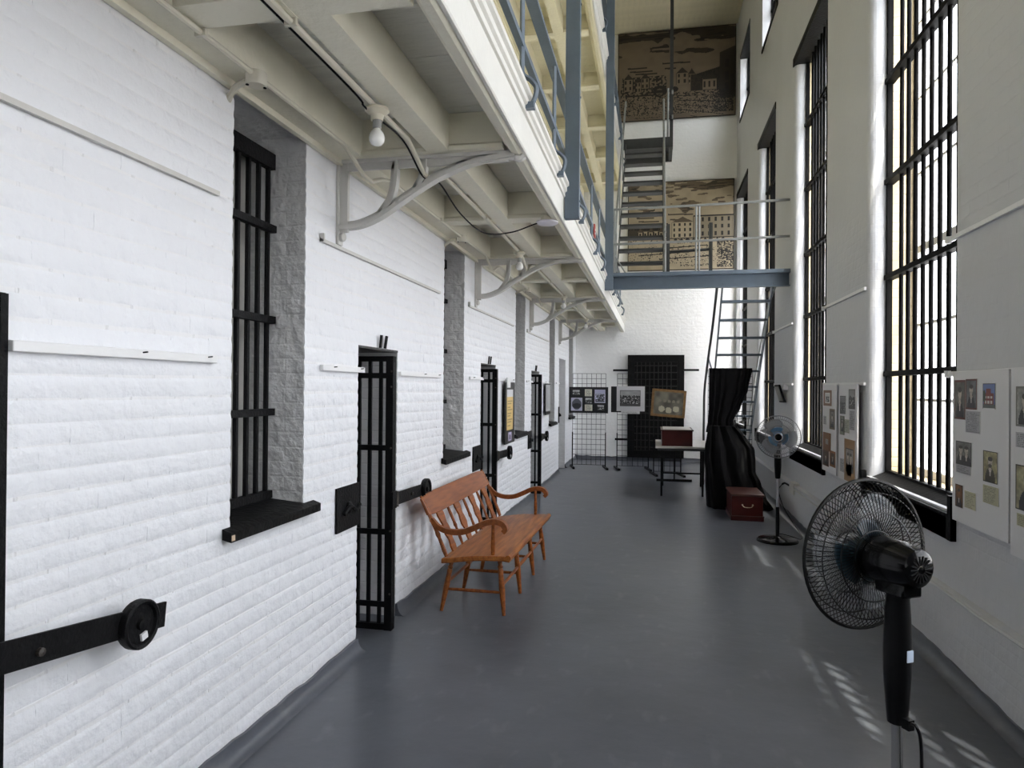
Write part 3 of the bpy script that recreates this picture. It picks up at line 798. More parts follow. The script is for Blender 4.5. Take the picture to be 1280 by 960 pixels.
for i, (yp, zb) in enumerate([(5.20,2.88),(9.42,2.93)]):
    t = thing('steel_post', (-0.62, yp, zb), ['broad blue grey steel post hanging past the lower gallery edge near the camera', 'blue grey steel post at the gallery end of the landing'][i], 'post', 'blue grey hanging posts')
    c = MB()
    c.box(-0.672, -0.565, yp-0.035, yp-0.028, zb, ZC).box(-0.572, -0.565, yp-0.028, yp+0.03, zb, ZC).box(-0.672, -0.665, yp-0.028, yp+0.03, zb, ZC)
    c.build('channel', m_steel, t)
    MB().box(-0.674, -0.563, yp-0.037, yp+0.032, zb-0.012, zb).build('foot_plate', m_steel, t)
    for zz in (zb+0.12, zb+0.9, zb+1.6, zb+2.7): MB().lathe([(0.009,0),(0.009,0.006),(0,0.008)], (-0.565, yp, zz), (1,0,0), 6).build('bolt', m_steel, t)
# iron brackets under the gallery
def bracket(y, label, proto=None):
    t = thing('iron_bracket', (XL, y, 2.40), label, 'bracket', 'pale iron brackets under the lower gallery')
    X = XL
    def ribbon(pts, w, th, name):
        m = MB(); P = arc(pts, 6)
        for dy0, dy1, ww in ((-w/2, w/2, th),):
            N = len(P); vs = []
            for k, p in enumerate(P):
                d = (P[min(k+1,N-1)]-P[max(k-1,0)]).normalized(); nrm = Vector((-d.z,0,d.x))
                for dy, s in ((dy0,-1),(dy1,-1),(dy1,1),(dy0,1)): vs.append(p+Vector((0,dy,0))+nrm*(ww/2*s))
            fs = [(0,1,2,3)]+[(N*4-1,N*4-2,N*4-3,N*4-4)]
            for k in range(N-1):
                for q in range(4): fs.append((k*4+q,k*4+(q+1)%4,(k+1)*4+(q+1)%4,(k+1)*4+q))
            m.add(vs, fs)
            # web fin on the inner side
            vs = []
            for k, p in enumerate(P):
                d = (P[min(k+1,N-1)]-P[max(k-1,0)]).normalized(); nrm = Vector((-d.z,0,d.x))
                for dy, s in ((-0.008,0),(0.008,0),(0.008,0.034),(-0.008,0.034)): vs.append(p+Vector((0,dy,0))+nrm*s)
            m.add(vs, fs)
        return m.build(name, m_brk, t, smooth=True)
    MB().box(X, X+0.014, y-0.03, y+0.03, 2.40, 2.865).build('wall_plate', m_brk, t)
    MB().box(X+0.014, X+0.06, y-0.012, y+0.012, 2.47, 2.86).build('wall_web', m_brk, t)
    MB().box(X+0.014, -0.76, y-0.03, y+0.03, 2.855, 2.872).build('top_plate', m_brk, t)
    MB().box(X+0.014, -0.78, y-0.008, y+0.008, 2.815, 2.855).build('top_web', m_brk, t)
    ribbon([(X+0.01,y,2.495),(X+0.13,y,2.505),(X+0.26,y,2.555),(X+0.42,y,2.655),(X+0.60,y,2.755),(X+0.80,y,2.825),(-0.745,y,2.850)], 0.06, 0.024, 'curved_brace')
    ribbon([(X+0.262,y,2.56),(X+0.32,y,2.64),(X+0.345,y,2.74),(X+0.35,y,2.855)], 0.045, 0.020, 'inner_strut')
    ribbon([(X+0.47,y,2.69),(X+0.505,y,2.75),(X+0.515,y,2.80),(X+0.515,y,2.855)], 0.045, 0.020, 'inner_strut')
    MB().lathe([(0.026,0),(0.026,0.02),(0.014,0.03),(0,0.03)], (X+0.014, y, 2.445), (1,0,0), 10).build('bolt', m_brk, t, smooth=True)
    MB().tube(arc([(-0.80,y,2.845),(-0.74,y,2.838),(-0.715,y,2.835),(-0.70,y,2.848)]), [0.02]*8+[0.024]*16+[0.012], 8).build('tip_knob', m_brk, t, smooth=True)
for y, l in zip((3.66, 6.73, 9.80, 12.88), ('nearest pale iron bracket curving under the gallery beside the first window', 'second pale iron bracket from the camera under the gallery', 'third pale iron bracket from the camera under the gallery', 'farthest pale iron bracket under the gallery')):
    bracket(y, l)

# conduits, junction boxes, lamps
def conduit(x, z, name, label, dips, dip, r=0.014, y0=0.2, y1=15.2, wob=0.0):
    pts = [(x, y0, z)]
    for yd in dips:
        pts += [(x, yd-0.30, z), (x-wob*0.3, yd-0.16, z-dip*0.5), (x, yd-0.05, z-dip), (x, yd+0.07, z-dip*1.0), (x, yd+0.22, z-dip*0.35), (x, yd+0.36, z)]
    pts.append((x, y1, z)); P = [Vector(p) for p in pts]
    t = thing('conduit', (x, 6, z), label, 'conduit', 'cream conduits under the lower gallery')
    out = []
    for k in range(len(P)-1):
        out.append(P[k]); L = (P[k+1]-P[k]).length
        if L > 1: out += [P[k].lerp(P[k+1], s/6) for s in range(1, 6)]
    out.append(P[-1])
    MB().tube(out, r, 8).build('pipe', m_conduit, t, smooth=True)
    for yc in (2.2, 5.0, 8.2, 11.3, 14.2): MB().box(x-0.022, x+0.022, yc-0.008, yc+0.008, z-0.014, z+0.012).build('clip', m_conduit, t)
    return t
conduit(-1.595, 2.858, 'conduit', 'cream conduit pipe along the wall side of the gallery soffit', (3.66,6.73,9.80,12.88), 0.085, 0.012)
conduit(-1.245, 2.862, 'conduit', 'cream conduit pipe carrying the bulbs along the middle joist', (3.66,6.73,9.80,12.88), 0.10, 0.0135)
t = thing('cable', (-1.27, 3, 2.85), 'thin black cable running beside the middle conduit to the white lamp disc', 'cable')
MB().tube(arc([(-1.275,0.3,2.868),(-1.275,2.6,2.866),(-1.27,2.9,2.84),(-1.25,3.3,2.84),(-1.25,3.62,2.75),(-1.25,3.9,2.80),(-1.26,4.4,2.74),(-1.2,4.8,2.70),(-1.05,5.0,2.74),(-0.9,5.12,2.82),(-0.83,5.15,2.85)], 8), 0.005, 6).build('wire', m_black, t, smooth=True)
for i, y in enumerate((2.55, 5.62, 8.7, 11.65)):
    t = thing('junction_box', (-1.595, y, 2.83), ['round cream junction box above the nearest window niche', 'round cream junction box above the second window niche', 'round cream junction box above the third window niche', 'round cream junction box above the fourth window niche'][i], 'junction box', 'round junction boxes under the gallery')
    MB().lathe([(0.0,-0.038),(0.037,-0.038),(0.042,-0.03),(0.042,0.015),(0,0.015)], (-1.595, y, 2.855), (0,0,1), 18).build('box', m_conduit, t, smooth=True)
    MB().tube(arc([(-1.64,y+0.005,2.842),(-1.70,y+0.03,2.838),(-1.75,y+0.06,2.815),(-1.80,y+0.10,2.79)]), 0.0135, 8).build('elbow_pipe', m_conduit, t, smooth=True)
    for s in (-1, 1): MB().lathe([(0.007,0),(0.007,0.004),(0,0.005)], (-1.595+s*0.026, y+s*0.022, 2.817), (0,0,-1), 6).build('screw', m_black, t)
for i, y in enumerate((2.94, 6.30, 9.45, 12.6)):
    t = thing('bare_bulb', (-1.235, y, 2.66), ['bare white bulb in porcelain holder nearest the camera', 'bare white bulb before the second iron bracket', 'bare white bulb before the third iron bracket', 'farthest bare white bulb under the gallery'][i], 'lamp', 'bare bulbs under the gallery')
    X = -1.235
    MB().lathe([(0,0.0),(0.052,0.0),(0.055,-0.012),(0.045,-0.02),(0.03,-0.03),(0.027,-0.055),(0,-0.055)], (X, y, 2.852), (0,0,1), 18).build('holder', m_porc, t, smooth=True)
    MB().lathe([(0.018,0.02),(0.02,-0.0),(0.02,-0.025),(0.015,-0.03)], (X, y, 2.79), (0,0,1), 14).build('socket', m_socket, t, smooth=True)
    MB().lathe([(0.014,0.0),(0.022,-0.010),(0.032,-0.025),(0.036,-0.043),(0.033,-0.060),(0.022,-0.073),(0.010,-0.078),(0,-0.079)], (X, y, 2.762), (0,0,1), 18).build('bulb', m_bulb, t, smooth=True)
t = thing('lamp_disc', (-0.80, 5.15, 2.83), 'flat pale round lamp on the gallery edge beam', 'lamp')
MB().lathe([(0,0.0),(0.07,0.0),(0.082,0.008),(0.082,0.018),(0.06,0.024),(0,0.024)], (-0.80, 5.15, 2.826), (0,0,1), 24).build('diffuser', m_disc, t, smooth=True)
MB().lathe([(0.05,0),(0.05,0.03)], (-0.80, 5.15, 2.848), (0,0,1), 16).build('base', m_porc, t)
t = thing('red_tag', (-0.62, 7.13, 3.14), 'small red tag hanging on the lower gallery rail', 'tag')
MB().box(-0.625, -0.61, 7.08, 7.17, 3.14, 3.27).build('plate', m_red, t)
MB().box(-0.6255, -0.6095, 7.10, 7.15, 3.17, 3.19).box(-0.6255, -0.6095, 7.10, 7.15, 3.21, 3.23).build('markings', m_whitewood, t)

# ------------------------------------------------------------------ steel landing and stairs
t = thing('landing', (0.5, 9.6, 2.95), 'blue grey steel landing bridging gallery and right wall', 'landing')
MB().box(-0.60, XR, 9.600, 9.610, 2.962, 3.118).box(-0.60, XR, 9.50, 9.61, 3.118, 3.165).box(-0.60, XR, 9.53, 9.61, 2.945, 2.962).build('front_channel', m_steel, t)
MB().box(-0.60, 0.80, 10.38, 10.42, 3.08, 3.165).build('rear_channel', m_stair, t)
for k in range(6): MB().box(-0.60, XR if k < 2 else 0.80, 9.615+k*0.127, 9.615+k*0.127+0.122, 3.125, 3.155).build('deck_plank', m_stair, t)
MB().box(0.78, 0.82, 9.625, 10.375, 3.06, 3.12).build('side_channel', m_stair, t)
for z in (3.575, 4.05): MB().tube([(-0.60, 9.57, z-0.01), (0.52, 9.57, z), (XR, 9.58, z+0.025)], 0.017, 8).build('pipe_rail', m_pipe, t, smooth=True)
for x in (-0.56, 0.12, 0.52, 0.56): MB().tube([(x, 9.575, 3.165), (x, 9.575, 4.05 if x != 0.12 else 3.6)], 0.013, 8).build('rail_post', m_pipe, t, smooth=True)
for x in (0.17, 0.77): MB().bar((x, 10.4, 3.16), (x, 10.4, 4.0), 0.06, 0.05, (1,0,0)).build('rear_post', m_stair, t)
MB().tube([(0.17, 10.4, 3.6), (0.77, 10.4, 3.62)], 0.02, 8).build('rear_rail', m_stair, t, smooth=True)
MB().tube([(-0.58, 9.60, 3.46), (-0.40, 9.7, 3.17)], 0.01, 6).build('brace', m_pipe, t)
for x in (0.2, 0.95, 1.5): MB().lathe([(0.008,0),(0.008,0.005),(0,0.006)], (x, 9.50, 3.14), (0,-1,0), 6).build('bolt', m_steel, t)

def stair(name, label, x0, x1, ya, za, yb, zb, n, rail, tread_d=0.2, mt=m_stair):
    t = thing(name, ((x0+x1)/2, ya, za), label, 'stairs')
    for x in (x0, x1):
        MB().bar((x, ya, za), (x, yb, zb), 0.012, 0.13, (0,0,1)).build('stringer', mt, t)
    tr = None
    for k in range(1, n+1):
        s = k/(n+1); y, z = ya+(yb-ya)*s, za+(zb-za)*s
        if tr is None: tr = MB().box(x0+0.006, x1-0.006, y-tread_d/2, y+tread_d/2, z-0.015, z+0.015).build('tread', mt, t); y_, z_ = y, z
        else:
            c = tr.copy(); COL.objects.link(c); c.parent = t; c.location = (0, y-y_, z-z_)
    return t
t = stair('steel_stair', 'dark steel stair rising from the landing towards the upper gallery', -0.545, 0.10, 9.95, 3.17, 12.70, 5.95, 11, True)
for x in (-0.56, 0.115):
    MB().tube(arc([(x, 9.95, 3.2), (x, 9.95, 3.75), (x, 10.1, 4.1), (x, 12.6, 6.6), (x, 12.75, 6.75), (x, 12.9, 6.78)], 6), 0.017, 8).build('handrail', m_pipe, t, smooth=True)
    for s in (0.35, 0.7): MB().tube([(x, 9.95+2.75*s, 3.17+2.78*s), (x, 9.95+2.75*s, 3.98+2.78*s)], 0.012, 6).build('baluster', m_pipe, t)
t = thing('upper_landing', (-0.15, 13.1, 5.92), 'dark steel upper landing hung from the ceiling below the top mural', 'landing')
MB().box(-0.60, 0.28, 12.70, 12.75, 5.92, 6.10).build('front_channel', m_stair, t)
MB().box(-0.60, 0.28, 13.50, 13.55, 5.92, 6.10).build('rear_channel', m_stair, t)
for k in range(6): MB().box(-0.60, 0.28, 12.76+k*0.123, 12.76+k*0.123+0.117, 6.07, 6.10).build('deck_plank', m_stair, t)
MB().box(0.22, 0.28, 12.75, 13.5, 5.93, 6.07).build('side_channel', m_stair, t)
MB().box(0.225, 0.285, 12.90, 12.93, 5.95, ZC).build('hanger', m_stair, t)
for z in (6.5, 6.95): MB().tube([(0.27, 12.75, z), (0.27, 13.5, z)], 0.016, 6).build('pipe_rail', m_pipe, t)
MB().tube([(0.19, 12.74, 5.95), (0.19, 12.74, 6.98)], 0.018, 8).build('rail_post', m_pipe, t, smooth=True)

t = stair('steel_ladder_stair', 'steep steel stair from the landing down behind the black curtain', 0.87, 1.50, 9.62, 3.02, 12.62, 0.03, 12, True, 0.13, m_steel)
MB().tube(arc([(0.80, 9.66, 2.96), (0.79, 10.2, 2.5), (0.775, 11.0, 1.95), (0.77, 11.5, 1.55), (0.79, 11.9, 1.1), (0.80, 12.1, 0.6), (0.80, 12.1, 0.0)], 6), 0.018, 8).build('handrail', m_stair, t, smooth=True)
MB().tube([(0.79, 10.9, 2.05), (0.87, 10.9, 1.78)], 0.012, 6).build('rail_stay', m_steel, t)
MB().tube(arc([(1.57, 9.8, 3.0), (1.56, 10.4, 2.75), (1.55, 11.2, 2.1), (1.54, 12.3, 1.0)], 6), 0.014, 8).build('handrail', m_pipe, t, smooth=True)

# ------------------------------------------------------------------ pictures: raster helpers
def canvas(w, h, c): return np.ones((h, w, 3))*np.array(c)
def vnoise(w, h, sx, sy, seed):
    r = np.random.RandomState(seed); gx, gy = int(w/sx)+3, int(h/sy)+3; g = r.rand(gy, gx)
    X = np.arange(w)/sx; Y = np.arange(h)/sy; x0 = X.astype(int); y0 = Y.astype(int); fx = X-x0; fy = Y-y0
    fx = fx*fx*(3-2*fx); fy = fy*fy*(3-2*fy)
    a = g[np.ix_(y0, x0)]; b = g[np.ix_(y0, x0+1)]; c = g[np.ix_(y0+1, x0)]; d = g[np.ix_(y0+1, x0+1)]
    return (a*(1-fx)+b*fx)*(1-fy)[:,None] + (c*(1-fx)+d*fx)*fy[:,None]
def rect(A, x0, y0, x1, y1, c):
    h, w, _ = A.shape; A[max(0,int(y0*h)):max(0,int(round(y1*h))), max(0,int(x0*w)):max(0,int(round(x1*w)))] = c
def ell(A, cx, cy, rx, ry, c):
    h, w, _ = A.shape; Y, X = np.mgrid[0:h, 0:w]; m = (((X+.5)/w-cx)/rx)**2+(((Y+.5)/h-cy)/ry)**2 <= 1; A[m] = c
def portrait(seed, bgc=(0.55,0.53,0.5), coat=(0.1,0.1,0.1), skin=(0.72,0.68,0.62), frame=(0.08,0.08,0.08), sub=0.0, beard=False, w=26, h=38, two=False, fw=1):
    A = canvas(w, h, bgc)*(0.75+0.4*vnoise(w, h, 9, 9, seed))[:,:,None]
    for cx, s in (((0.32,0.8),(0.68,0.85)) if two else ((0.5,1.0),)):
        ell(A, cx, 1.0, 0.36*s, 0.48, coat); ell(A, cx, 0.58, 0.1*s, 0.1, skin); ell(A, cx, 0.36, 0.15*s, 0.15, skin)
        ell(A, cx, 0.25, 0.155*s, 0.07, (0.2,0.18,0.16))
        if beard: ell(A, cx, 0.47, 0.12*s, 0.07, (0.3,0.28,0.25))
        rect(A, cx-0.03, 0.62, cx+0.03, 0.8, (0.8,0.78,0.74))
    A *= (0.85+0.25*vnoise(w, h, 2, 2, seed+3))[:,:,None]
    A[:fw] = frame; A[-fw:] = frame; A[:, :fw] = frame; A[:, -fw:] = frame
    return A
def caption(w=30, h=24, paper=(0.80,0.80,0.79), ink=(0.45,0.45,0.45), seed=0):
    A = canvas(w, h, paper); r = np.random.RandomState(seed)
    for y in range(2, h-1, 2):
        n = int(w*r.uniform(0.6, 0.92)); k = r.rand(n) > 0.25; A[y, 2:2+n][k[:max(0,min(n,w-2))]] = ink
    return A
def scene_photo(seed, w=40, h=28, tone=(0.62,0.6,0.58), frame=(0.85,0.85,0.84), fw=2, trees=True):
    A = canvas(w, h, tone)*(0.9+0.2*vnoise(w, h, 8, 5, seed))[:,:,None]
    hz_ = 0.5+0.15*vnoise(w, 1, 5, 1, seed+1)[0]
    Y = np.arange(h)[:,None]/h
    A[(Y > hz_[None,:]-0.2)] *= 0.45
    n = vnoise(w, h, 1.6, 1.6, seed+2); A[(n > 0.62) & (Y > 0.3)] = np.array(tone)*0.25; A[(n < 0.3) & (Y > 0.45)] = np.array(tone)*1.25
    A[int(h*0.85):] = np.array(tone)*0.5
    A[:fw] = frame; A[-fw:] = frame; A[:, :fw] = frame; A[:, -fw:] = frame
    return A
def house_photo(w=26, h=34):
    A = canvas(w, h, (0.35,0.42,0.62)); rect(A, 0.1, 0.4, 0.9, 0.95, (0.42,0.16,0.12)); rect(A, 0.3, 0.22, 0.65, 0.6, (0.45,0.18,0.13))
    rect(A, 0, 0.85, 1, 1, (0.3,0.32,0.3))
    for x in (0.2, 0.42, 0.64):
        for y in (0.5, 0.7): rect(A, x, y, x+0.12, y+0.1, (0.75,0.75,0.72))
    ell(A, 0.12, 0.5, 0.12, 0.25, (0.12,0.2,0.1)); A[:1] = .08; A[-1:] = .85; A[:, :1] = .08; A[:, -1:] = .08
    return A

# murals on the back wall
def mural(kind):
    w, h = 250, 196; base = np.array((0.43,0.38,0.32)) if kind == 0 else np.array((0.60,0.55,0.46))
    dark = np.array((0.10,0.085,0.075)); mid = np.array((0.19,0.16,0.13)) if kind == 0 else np.array((0.38,0.33,0.26))
    A = canvas(w, h, base); Y, X = np.mgrid[0:h, 0:w]; u = X/w; v = Y/h
    A *= (0.94+0.1*vnoise(w, h, 12, 10, 5))[:,:,None]
    cl = vnoise(w, h, 46, 13, 11+kind)*0.6+vnoise(w, h, 17, 4.5, 12+kind)*0.4
    thr = 0.40+0.55*np.clip((v-0.05)/0.45, 0, 1)**0.8
    m = (cl > thr) & (v < 0.5); A[m] = mid
    st = vnoise(w, h, 22, 1.6, 31+kind); A[m & (st > 0.62)] = dark if kind == 0 else mid*0.6
    for k, (vy, ua, ub) in enumerate(((0.40,0.08,0.25),(0.44,0.1,0.3),(0.47,0.15,0.34),(0.37,0.38,0.62),(0.43,0.4,0.5))):
        A[(np.abs(v-vy-0.03*(u-ua)) < 0.008) & (u > ua) & (u < ub)] = mid*0.7
    r = np.random.RandomState(60+kind)
    def hatch(x0, y0, x1, y1, dens, sc=2.0, seed=1):
        n = vnoise(w, h, sc, sc*0.8, seed); A[(u > x0)&(u < x1)&(v > y0)&(v < y1)&(n > dens)] = dark
    def house(x0, x1, y0, y1, roof=True, wins=2, rows=2, fill=None):
        rect(A, x0, y0, x1, y1, base*1.05 if fill is None else fill)
        if roof:
            k = (x1-x0)/2; mk = (v < y0+0.004)&(v > y0-0.06)&(np.abs(u-(x0+x1)/2) < k*(1-(y0-v)/0.06)); A[mk] = mid*0.8
        for i in range(wins):
            for j in range(rows):
                cx = x0+(x1-x0)*(i+0.5)/wins; cy = y0+(y1-y0)*(j+0.5)/rows
                rect(A, cx-0.16*(x1-x0)/wins, cy-0.25*(y1-y0)/rows, cx+0.16*(x1-x0)/wins, cy+0.28*(y1-y0)/rows, dark)
        for xx in (x0, x1): A[(np.abs(u-xx) < 0.003)&(v > y0)&(v < y1)] = dark
    if kind == 0:
        hatch(0.02, 0.50, 0.42, 0.72, 0.50, 3.5, 71)
        for x0, x1, y0, y1 in ((0.05,0.13,0.52,0.66),(0.15,0.2,0.56,0.68),(0.20,0.27,0.52,0.64),(0.50,0.60,0.49,0.62),(0.60,0.66,0.51,0.62)): house(x0, x1, y0, y1)
        m2 = (u > 0.62)&(v < 0.70)&(v > 0.52-0.33*np.clip(u-0.66, 0, 1)); A[m2] = mid*0.8; n = vnoise(w, h, 2.2, 3.0, 44); A[m2 & (n > 0.45)] = dark
        m3 = (u > 0.86)&(v > 0.30-0.5*(u-0.86))&(v < 0.80); A[m3] = mid*0.85
        for vy in (0.38, 0.52, 0.64): rect(A, 0.91, vy, 0.94, vy+0.09, dark)
        rect(A, 0.955, 0.55, 0.985, 0.78, dark)
        ell(A, 0.36, 0.68, 0.055, 0.065, dark); ell(A, 0.36, 0.69, 0.03, 0.04, base*0.8); rect(A, 0.30, 0.67, 0.5, 0.70, dark)
        ell(A, 0.49, 0.67, 0.03, 0.03, dark); rect(A, 0.48, 0.68, 0.485, 0.75, dark)
        house(0.72, 0.84, 0.58, 0.70, True, 3, 1)
        hatch(0.02, 0.70, 0.98, 0.78, 0.62, 2.6, 81); hatch(0.02, 0.78, 0.98, 0.95, 0.60, 1.8, 82); hatch(0.80, 0.70, 0.98, 0.95, 0.45, 1.6, 83)
        for k in range(5): A[(np.abs(v-(0.74+0.05*k)-0.25*(u-0.5)*(0.3+k*0.2)) < 0.004)&(u > 0.5)&(u < 0.9)] = dark
        rect(A, 0.10, 0.945, 0.62, 0.985, base*0.9); n = vnoise(w, h, 1.3, 1.3, 90)
        A[(u > 0.14)&(u < 0.40)&(v > 0.955)&(v < 0.975)&(n > 0.6)] = dark
    else:
        rect(A, 0.0, 0.50, 0.40, 0.62, mid*0.6); hatch(0.0, 0.46, 0.40, 0.54, 0.45, 3.5, 71)
        for k in range(6): house(0.10+k*0.05, 0.14+k*0.05, 0.56, 0.64, k % 2 == 0, 1, 1)
        house(0.42, 0.62, 0.46, 0.64, True, 4, 3); house(0.62, 0.98, 0.40, 0.64, False, 6, 3, base*0.82)
        A[(np.abs(v-0.40) < 0.008)&(u > 0.62)] = dark; A[(np.abs(v-0.64) < 0.006)] = dark
        for k in range(9): ell(A, 0.46+k*0.055, 0.67, 0.014, 0.022, dark)
        hatch(0.0, 0.64, 1.0, 0.70, 0.72, 2.4, 81); hatch(0.0, 0.72, 1.0, 0.92, 0.80, 2.2, 82); hatch(0.84, 0.66, 1.0, 0.97, 0.42, 1.8, 83)
        for vy, ua, ub in ((0.74,0.2,0.75),(0.80,0.1,0.6),(0.86,0.3,0.8),(0.90,0.05,0.4)): A[(np.abs(v-vy+0.06*(u-0.5)) < 0.006)&(u > ua)&(u < ub)] = dark
        hatch(0.5, 0.93, 0.78, 0.955, 0.6, 1.4, 85)
    fr = np.array((0.16,0.13,0.10)); A[:2] = fr; A[-2:] = fr; A[:, :2] = fr; A[:, -2:] = fr
    return A
for i, (x0, x1, z0, z1) in enumerate(((-0.86,1.665,7.53,9.50),(-0.62,1.645,4.20,6.16))):
    o = print_mesh('mural', mural(i), (x0, YB-0.03, z1), (x1-x0, 0, 0), (0, 0, z0-z1), None, 0.03, (0.18,0.14,0.1))
    tag(o, ['upper brown ink-style mural of a street under dark clouds', 'lower brown ink-style mural of a long building front behind the landing'][i], 'mural', 'murals on the back wall')

# ------------------------------------------------------------------ black grated door on the back wall
t = thing('door_6', (0.01, YB, 0.06), 'big black iron lattice door against the white back wall', 'door', kind='structure')
MB().box(-0.60, 0.62, YB-0.05, YB-0.02, 0.08, 2.345).build('panel', m_black, t)
MB().box(-0.60, -0.45, YB-0.075, YB-0.05, 0.08, 2.345).box(0.47, 0.62, YB-0.075, YB-0.05, 0.08, 2.345).box(-0.45, 0.47, YB-0.075, YB-0.05, 2.19, 2.345).box(-0.45, 0.47, YB-0.075, YB-0.05, 0.08, 0.24).build('frame', m_blackw, t)
for k in range(9): MB().box(-0.45+0.092*(k+0.5)-0.0, -0.45+0.092*(k+0.5)+0.02, YB-0.07, YB-0.058, 0.24, 2.19).build('upright_strap', m_strap, t)
for k in range(13): MB().box(-0.45, 0.47, YB-0.078, YB-0.068, 0.24+0.15*k+0.06, 0.24+0.15*k+0.08).build('cross_strap', m_strap, t)
for z, a, b in ((2.005,-0.92,-0.60),(2.015,0.60,0.93),(0.475,-0.87,-0.60)): MB().box(a, b, YB-0.09, YB-0.055, z-0.022, z+0.022).build('hinge_bar', m_black, t)

# ------------------------------------------------------------------ grid display panels with pictures
def grid_panel(x0, x1, y, z1, label, sp=0.1, feet=True, z0=0.07, lift=None):
    t = thing('wire_grid_panel', ((x0+x1)/2, y, 0), label, 'display panel', 'black wire grid panels')
    m = MB(); n = max(2, round((x1-x0)/sp)); nz = round((z1-z0)/sp)
    for k in range(n+1): xx = x0+(x1-x0)*k/n; m.tube([(xx, y, z0), (xx, y, z1)], 0.0038, 4)
    for k in range(nz+1): zz = z0+(z1-z0)*k/nz; m.tube([(x0, y+0.004, zz), (x1, y+0.004, zz)], 0.0038, 4)
    m.build('wire_grid', m_black, t)
    if feet:
        for xx in (x0, x1):
            MB().obox((xx, y, 0.02), (0.06,-0.27,0), (0.02,0.0045,0), (0,0,0.018)).build('foot', m_black, t)
            MB().box(xx-0.01, xx+0.01, y-0.01, y+0.01, 0.03, 0.72).build('upright', m_black, t)
    return t
grid_panel(-1.625, -0.965, 13.98, 1.895, 'black wire grid panel nearest the left wall holding the photo pinboard')
grid_panel(-0.735, -0.125, 13.95, 1.895, 'black wire grid panel in front of the iron door holding the white-mounted photo')
grid_panel(-0.02, 0.47, 13.2, 1.52, 'black wire grid panel behind the table holding the gilt framed picture')
grid_panel(0.74, 1.34, 10.30, 1.88, 'black wire grid panel behind the black curtain', 0.1, False, 0.003)
# pinboard with photos
t = thing('photo_pinboard', (-1.31, 13.90, 1.11), 'black pinboard with seven small photos on the left grid panel', 'pinboard')
MB().box(-1.69, -0.915, 13.915, 13.94, 1.105, 1.625).build('board', m_pinblk, t)
for (a, b, z1, z0, k) in ((-1.625,-1.475,1.57,1.46,0),(-1.375,-1.235,1.58,1.44,1),(-1.18,-0.97,1.575,1.31,2),(-1.65,-1.425,1.41,1.15,3),(-1.37,-1.235,1.415,1.29,4),(-1.375,-1.225,1.275,1.15,1),(-1.13,-0.99,1.275,1.16,4)):
    if k == 1: A = caption(18, 16, (0.86,0.85,0.78), (0.5,0.5,0.48), 5)
    elif k == 3:
        A = canvas(24, 26, (0.75,0.75,0.82)); ell(A, 0.5, 0.5, 0.42, 0.42, (0.35,0.36,0.40)); ell(A, 0.5, 0.62, 0.38, 0.2, (0.2,0.2,0.22))
    elif k == 2: A = scene_photo(7, 28, 34, (0.72,0.72,0.80), (0.80,0.80,0.88), 2); A[:10] = (0.72,0.72,0.82)
    else: A = scene_photo(10+k+int(a*-10), 22, 18, (0.7,0.7,0.7), (0.12,0.12,0.12), 1)
    print_mesh('photo', A, (a, 13.914, z1), (b-a, 0, 0), (0, 0, z0-z1), t, 0.004)
t = thing('mounted_photo', (-0.45, 13.86, 1.12), 'large white-mounted group photo with black backing on the middle grid panel', 'picture')
MB().box(-0.855, -0.20, 13.90, 13.925, 1.13, 1.64).build('backing', m_pinblk, t)
A = canvas(60, 50, (0.80,0.80,0.81)); P = scene_photo(33, 44, 32, (0.62,0.62,0.62), (0.2,0.2,0.2), 1)
A[8:40, 7:51] = P
print_mesh('print', A, (-0.745, 13.899, 1.645), (0.545, 0, 0), (0, 0, -0.49), t, 0.006)
print_mesh('caption_strip', caption(40, 6, (0.82,0.82,0.82), (0.6,0.6,0.6), 3), (-0.655, 13.892, 1.16), (0.36, 0, 0), (0, 0, -0.055), t, 0.005)
# gilt framed picture, hanging slightly askew
t = thing('framed_picture', (0.24, 13.12, 1.08), 'gilt framed old group photograph hanging askew before the black door', 'picture')
def fp(x, z):
    a = math.radians(-4.0); cx, cz = 0.245, 1.335
    return Vector((cx+(x-cx)*math.cos(a)-(z-cz)*math.sin(a), 13.13, cz+(x-cx)*math.sin(a)+(z-cz)*math.cos(a)))
fx0, fx1, fz0, fz1 = -0.045, 0.525, 1.105, 1.565
for (a, b, w) in (((fx0,fz0),(fx1,fz0),0), ((fx0,fz1),(fx1,fz1),0), ((fx0,fz0-0.02),(fx0,fz1+0.02),0), ((fx1,fz0-0.02),(fx1,fz1+0.02),0)):
    MB().bar(fp(*a), fp(*b), 0.045, 0.035, (0,-1,0)).build('frame_side', m_gold, t)
MB().obox(fp((fx0+fx1)/2,(fz0+fz1)/2)+Vector((0,0.012,0)), (fp(fx1,0)-fp(fx0,0))/2, (0,0.004,0), (fp(0,fz1)-fp(0,fz0))/2).build('backing', m_pinblk, t)
A = canvas(44, 36, (0.34,0.33,0.29))*(0.7+0.6*vnoise(44, 36, 6, 6, 4))[:,:,None]
for k, (cx, cy) in enumerate(((0.3,0.74),(0.52,0.78),(0.75,0.72))): ell(A, cx, cy, 0.10, 0.12, (0.62,0.60,0.52))
for cx in (0.22,0.38,0.52,0.66,0.8): ell(A, cx, 0.42, 0.05, 0.06, (0.45,0.43,0.38))
print_mesh('print', A, fp(fx0,fz1)+Vector((0,-0.0,0)), fp(fx1,fz1)-fp(fx0,fz1), fp(fx0,fz0)-fp(fx0,fz1), t, 0.008)

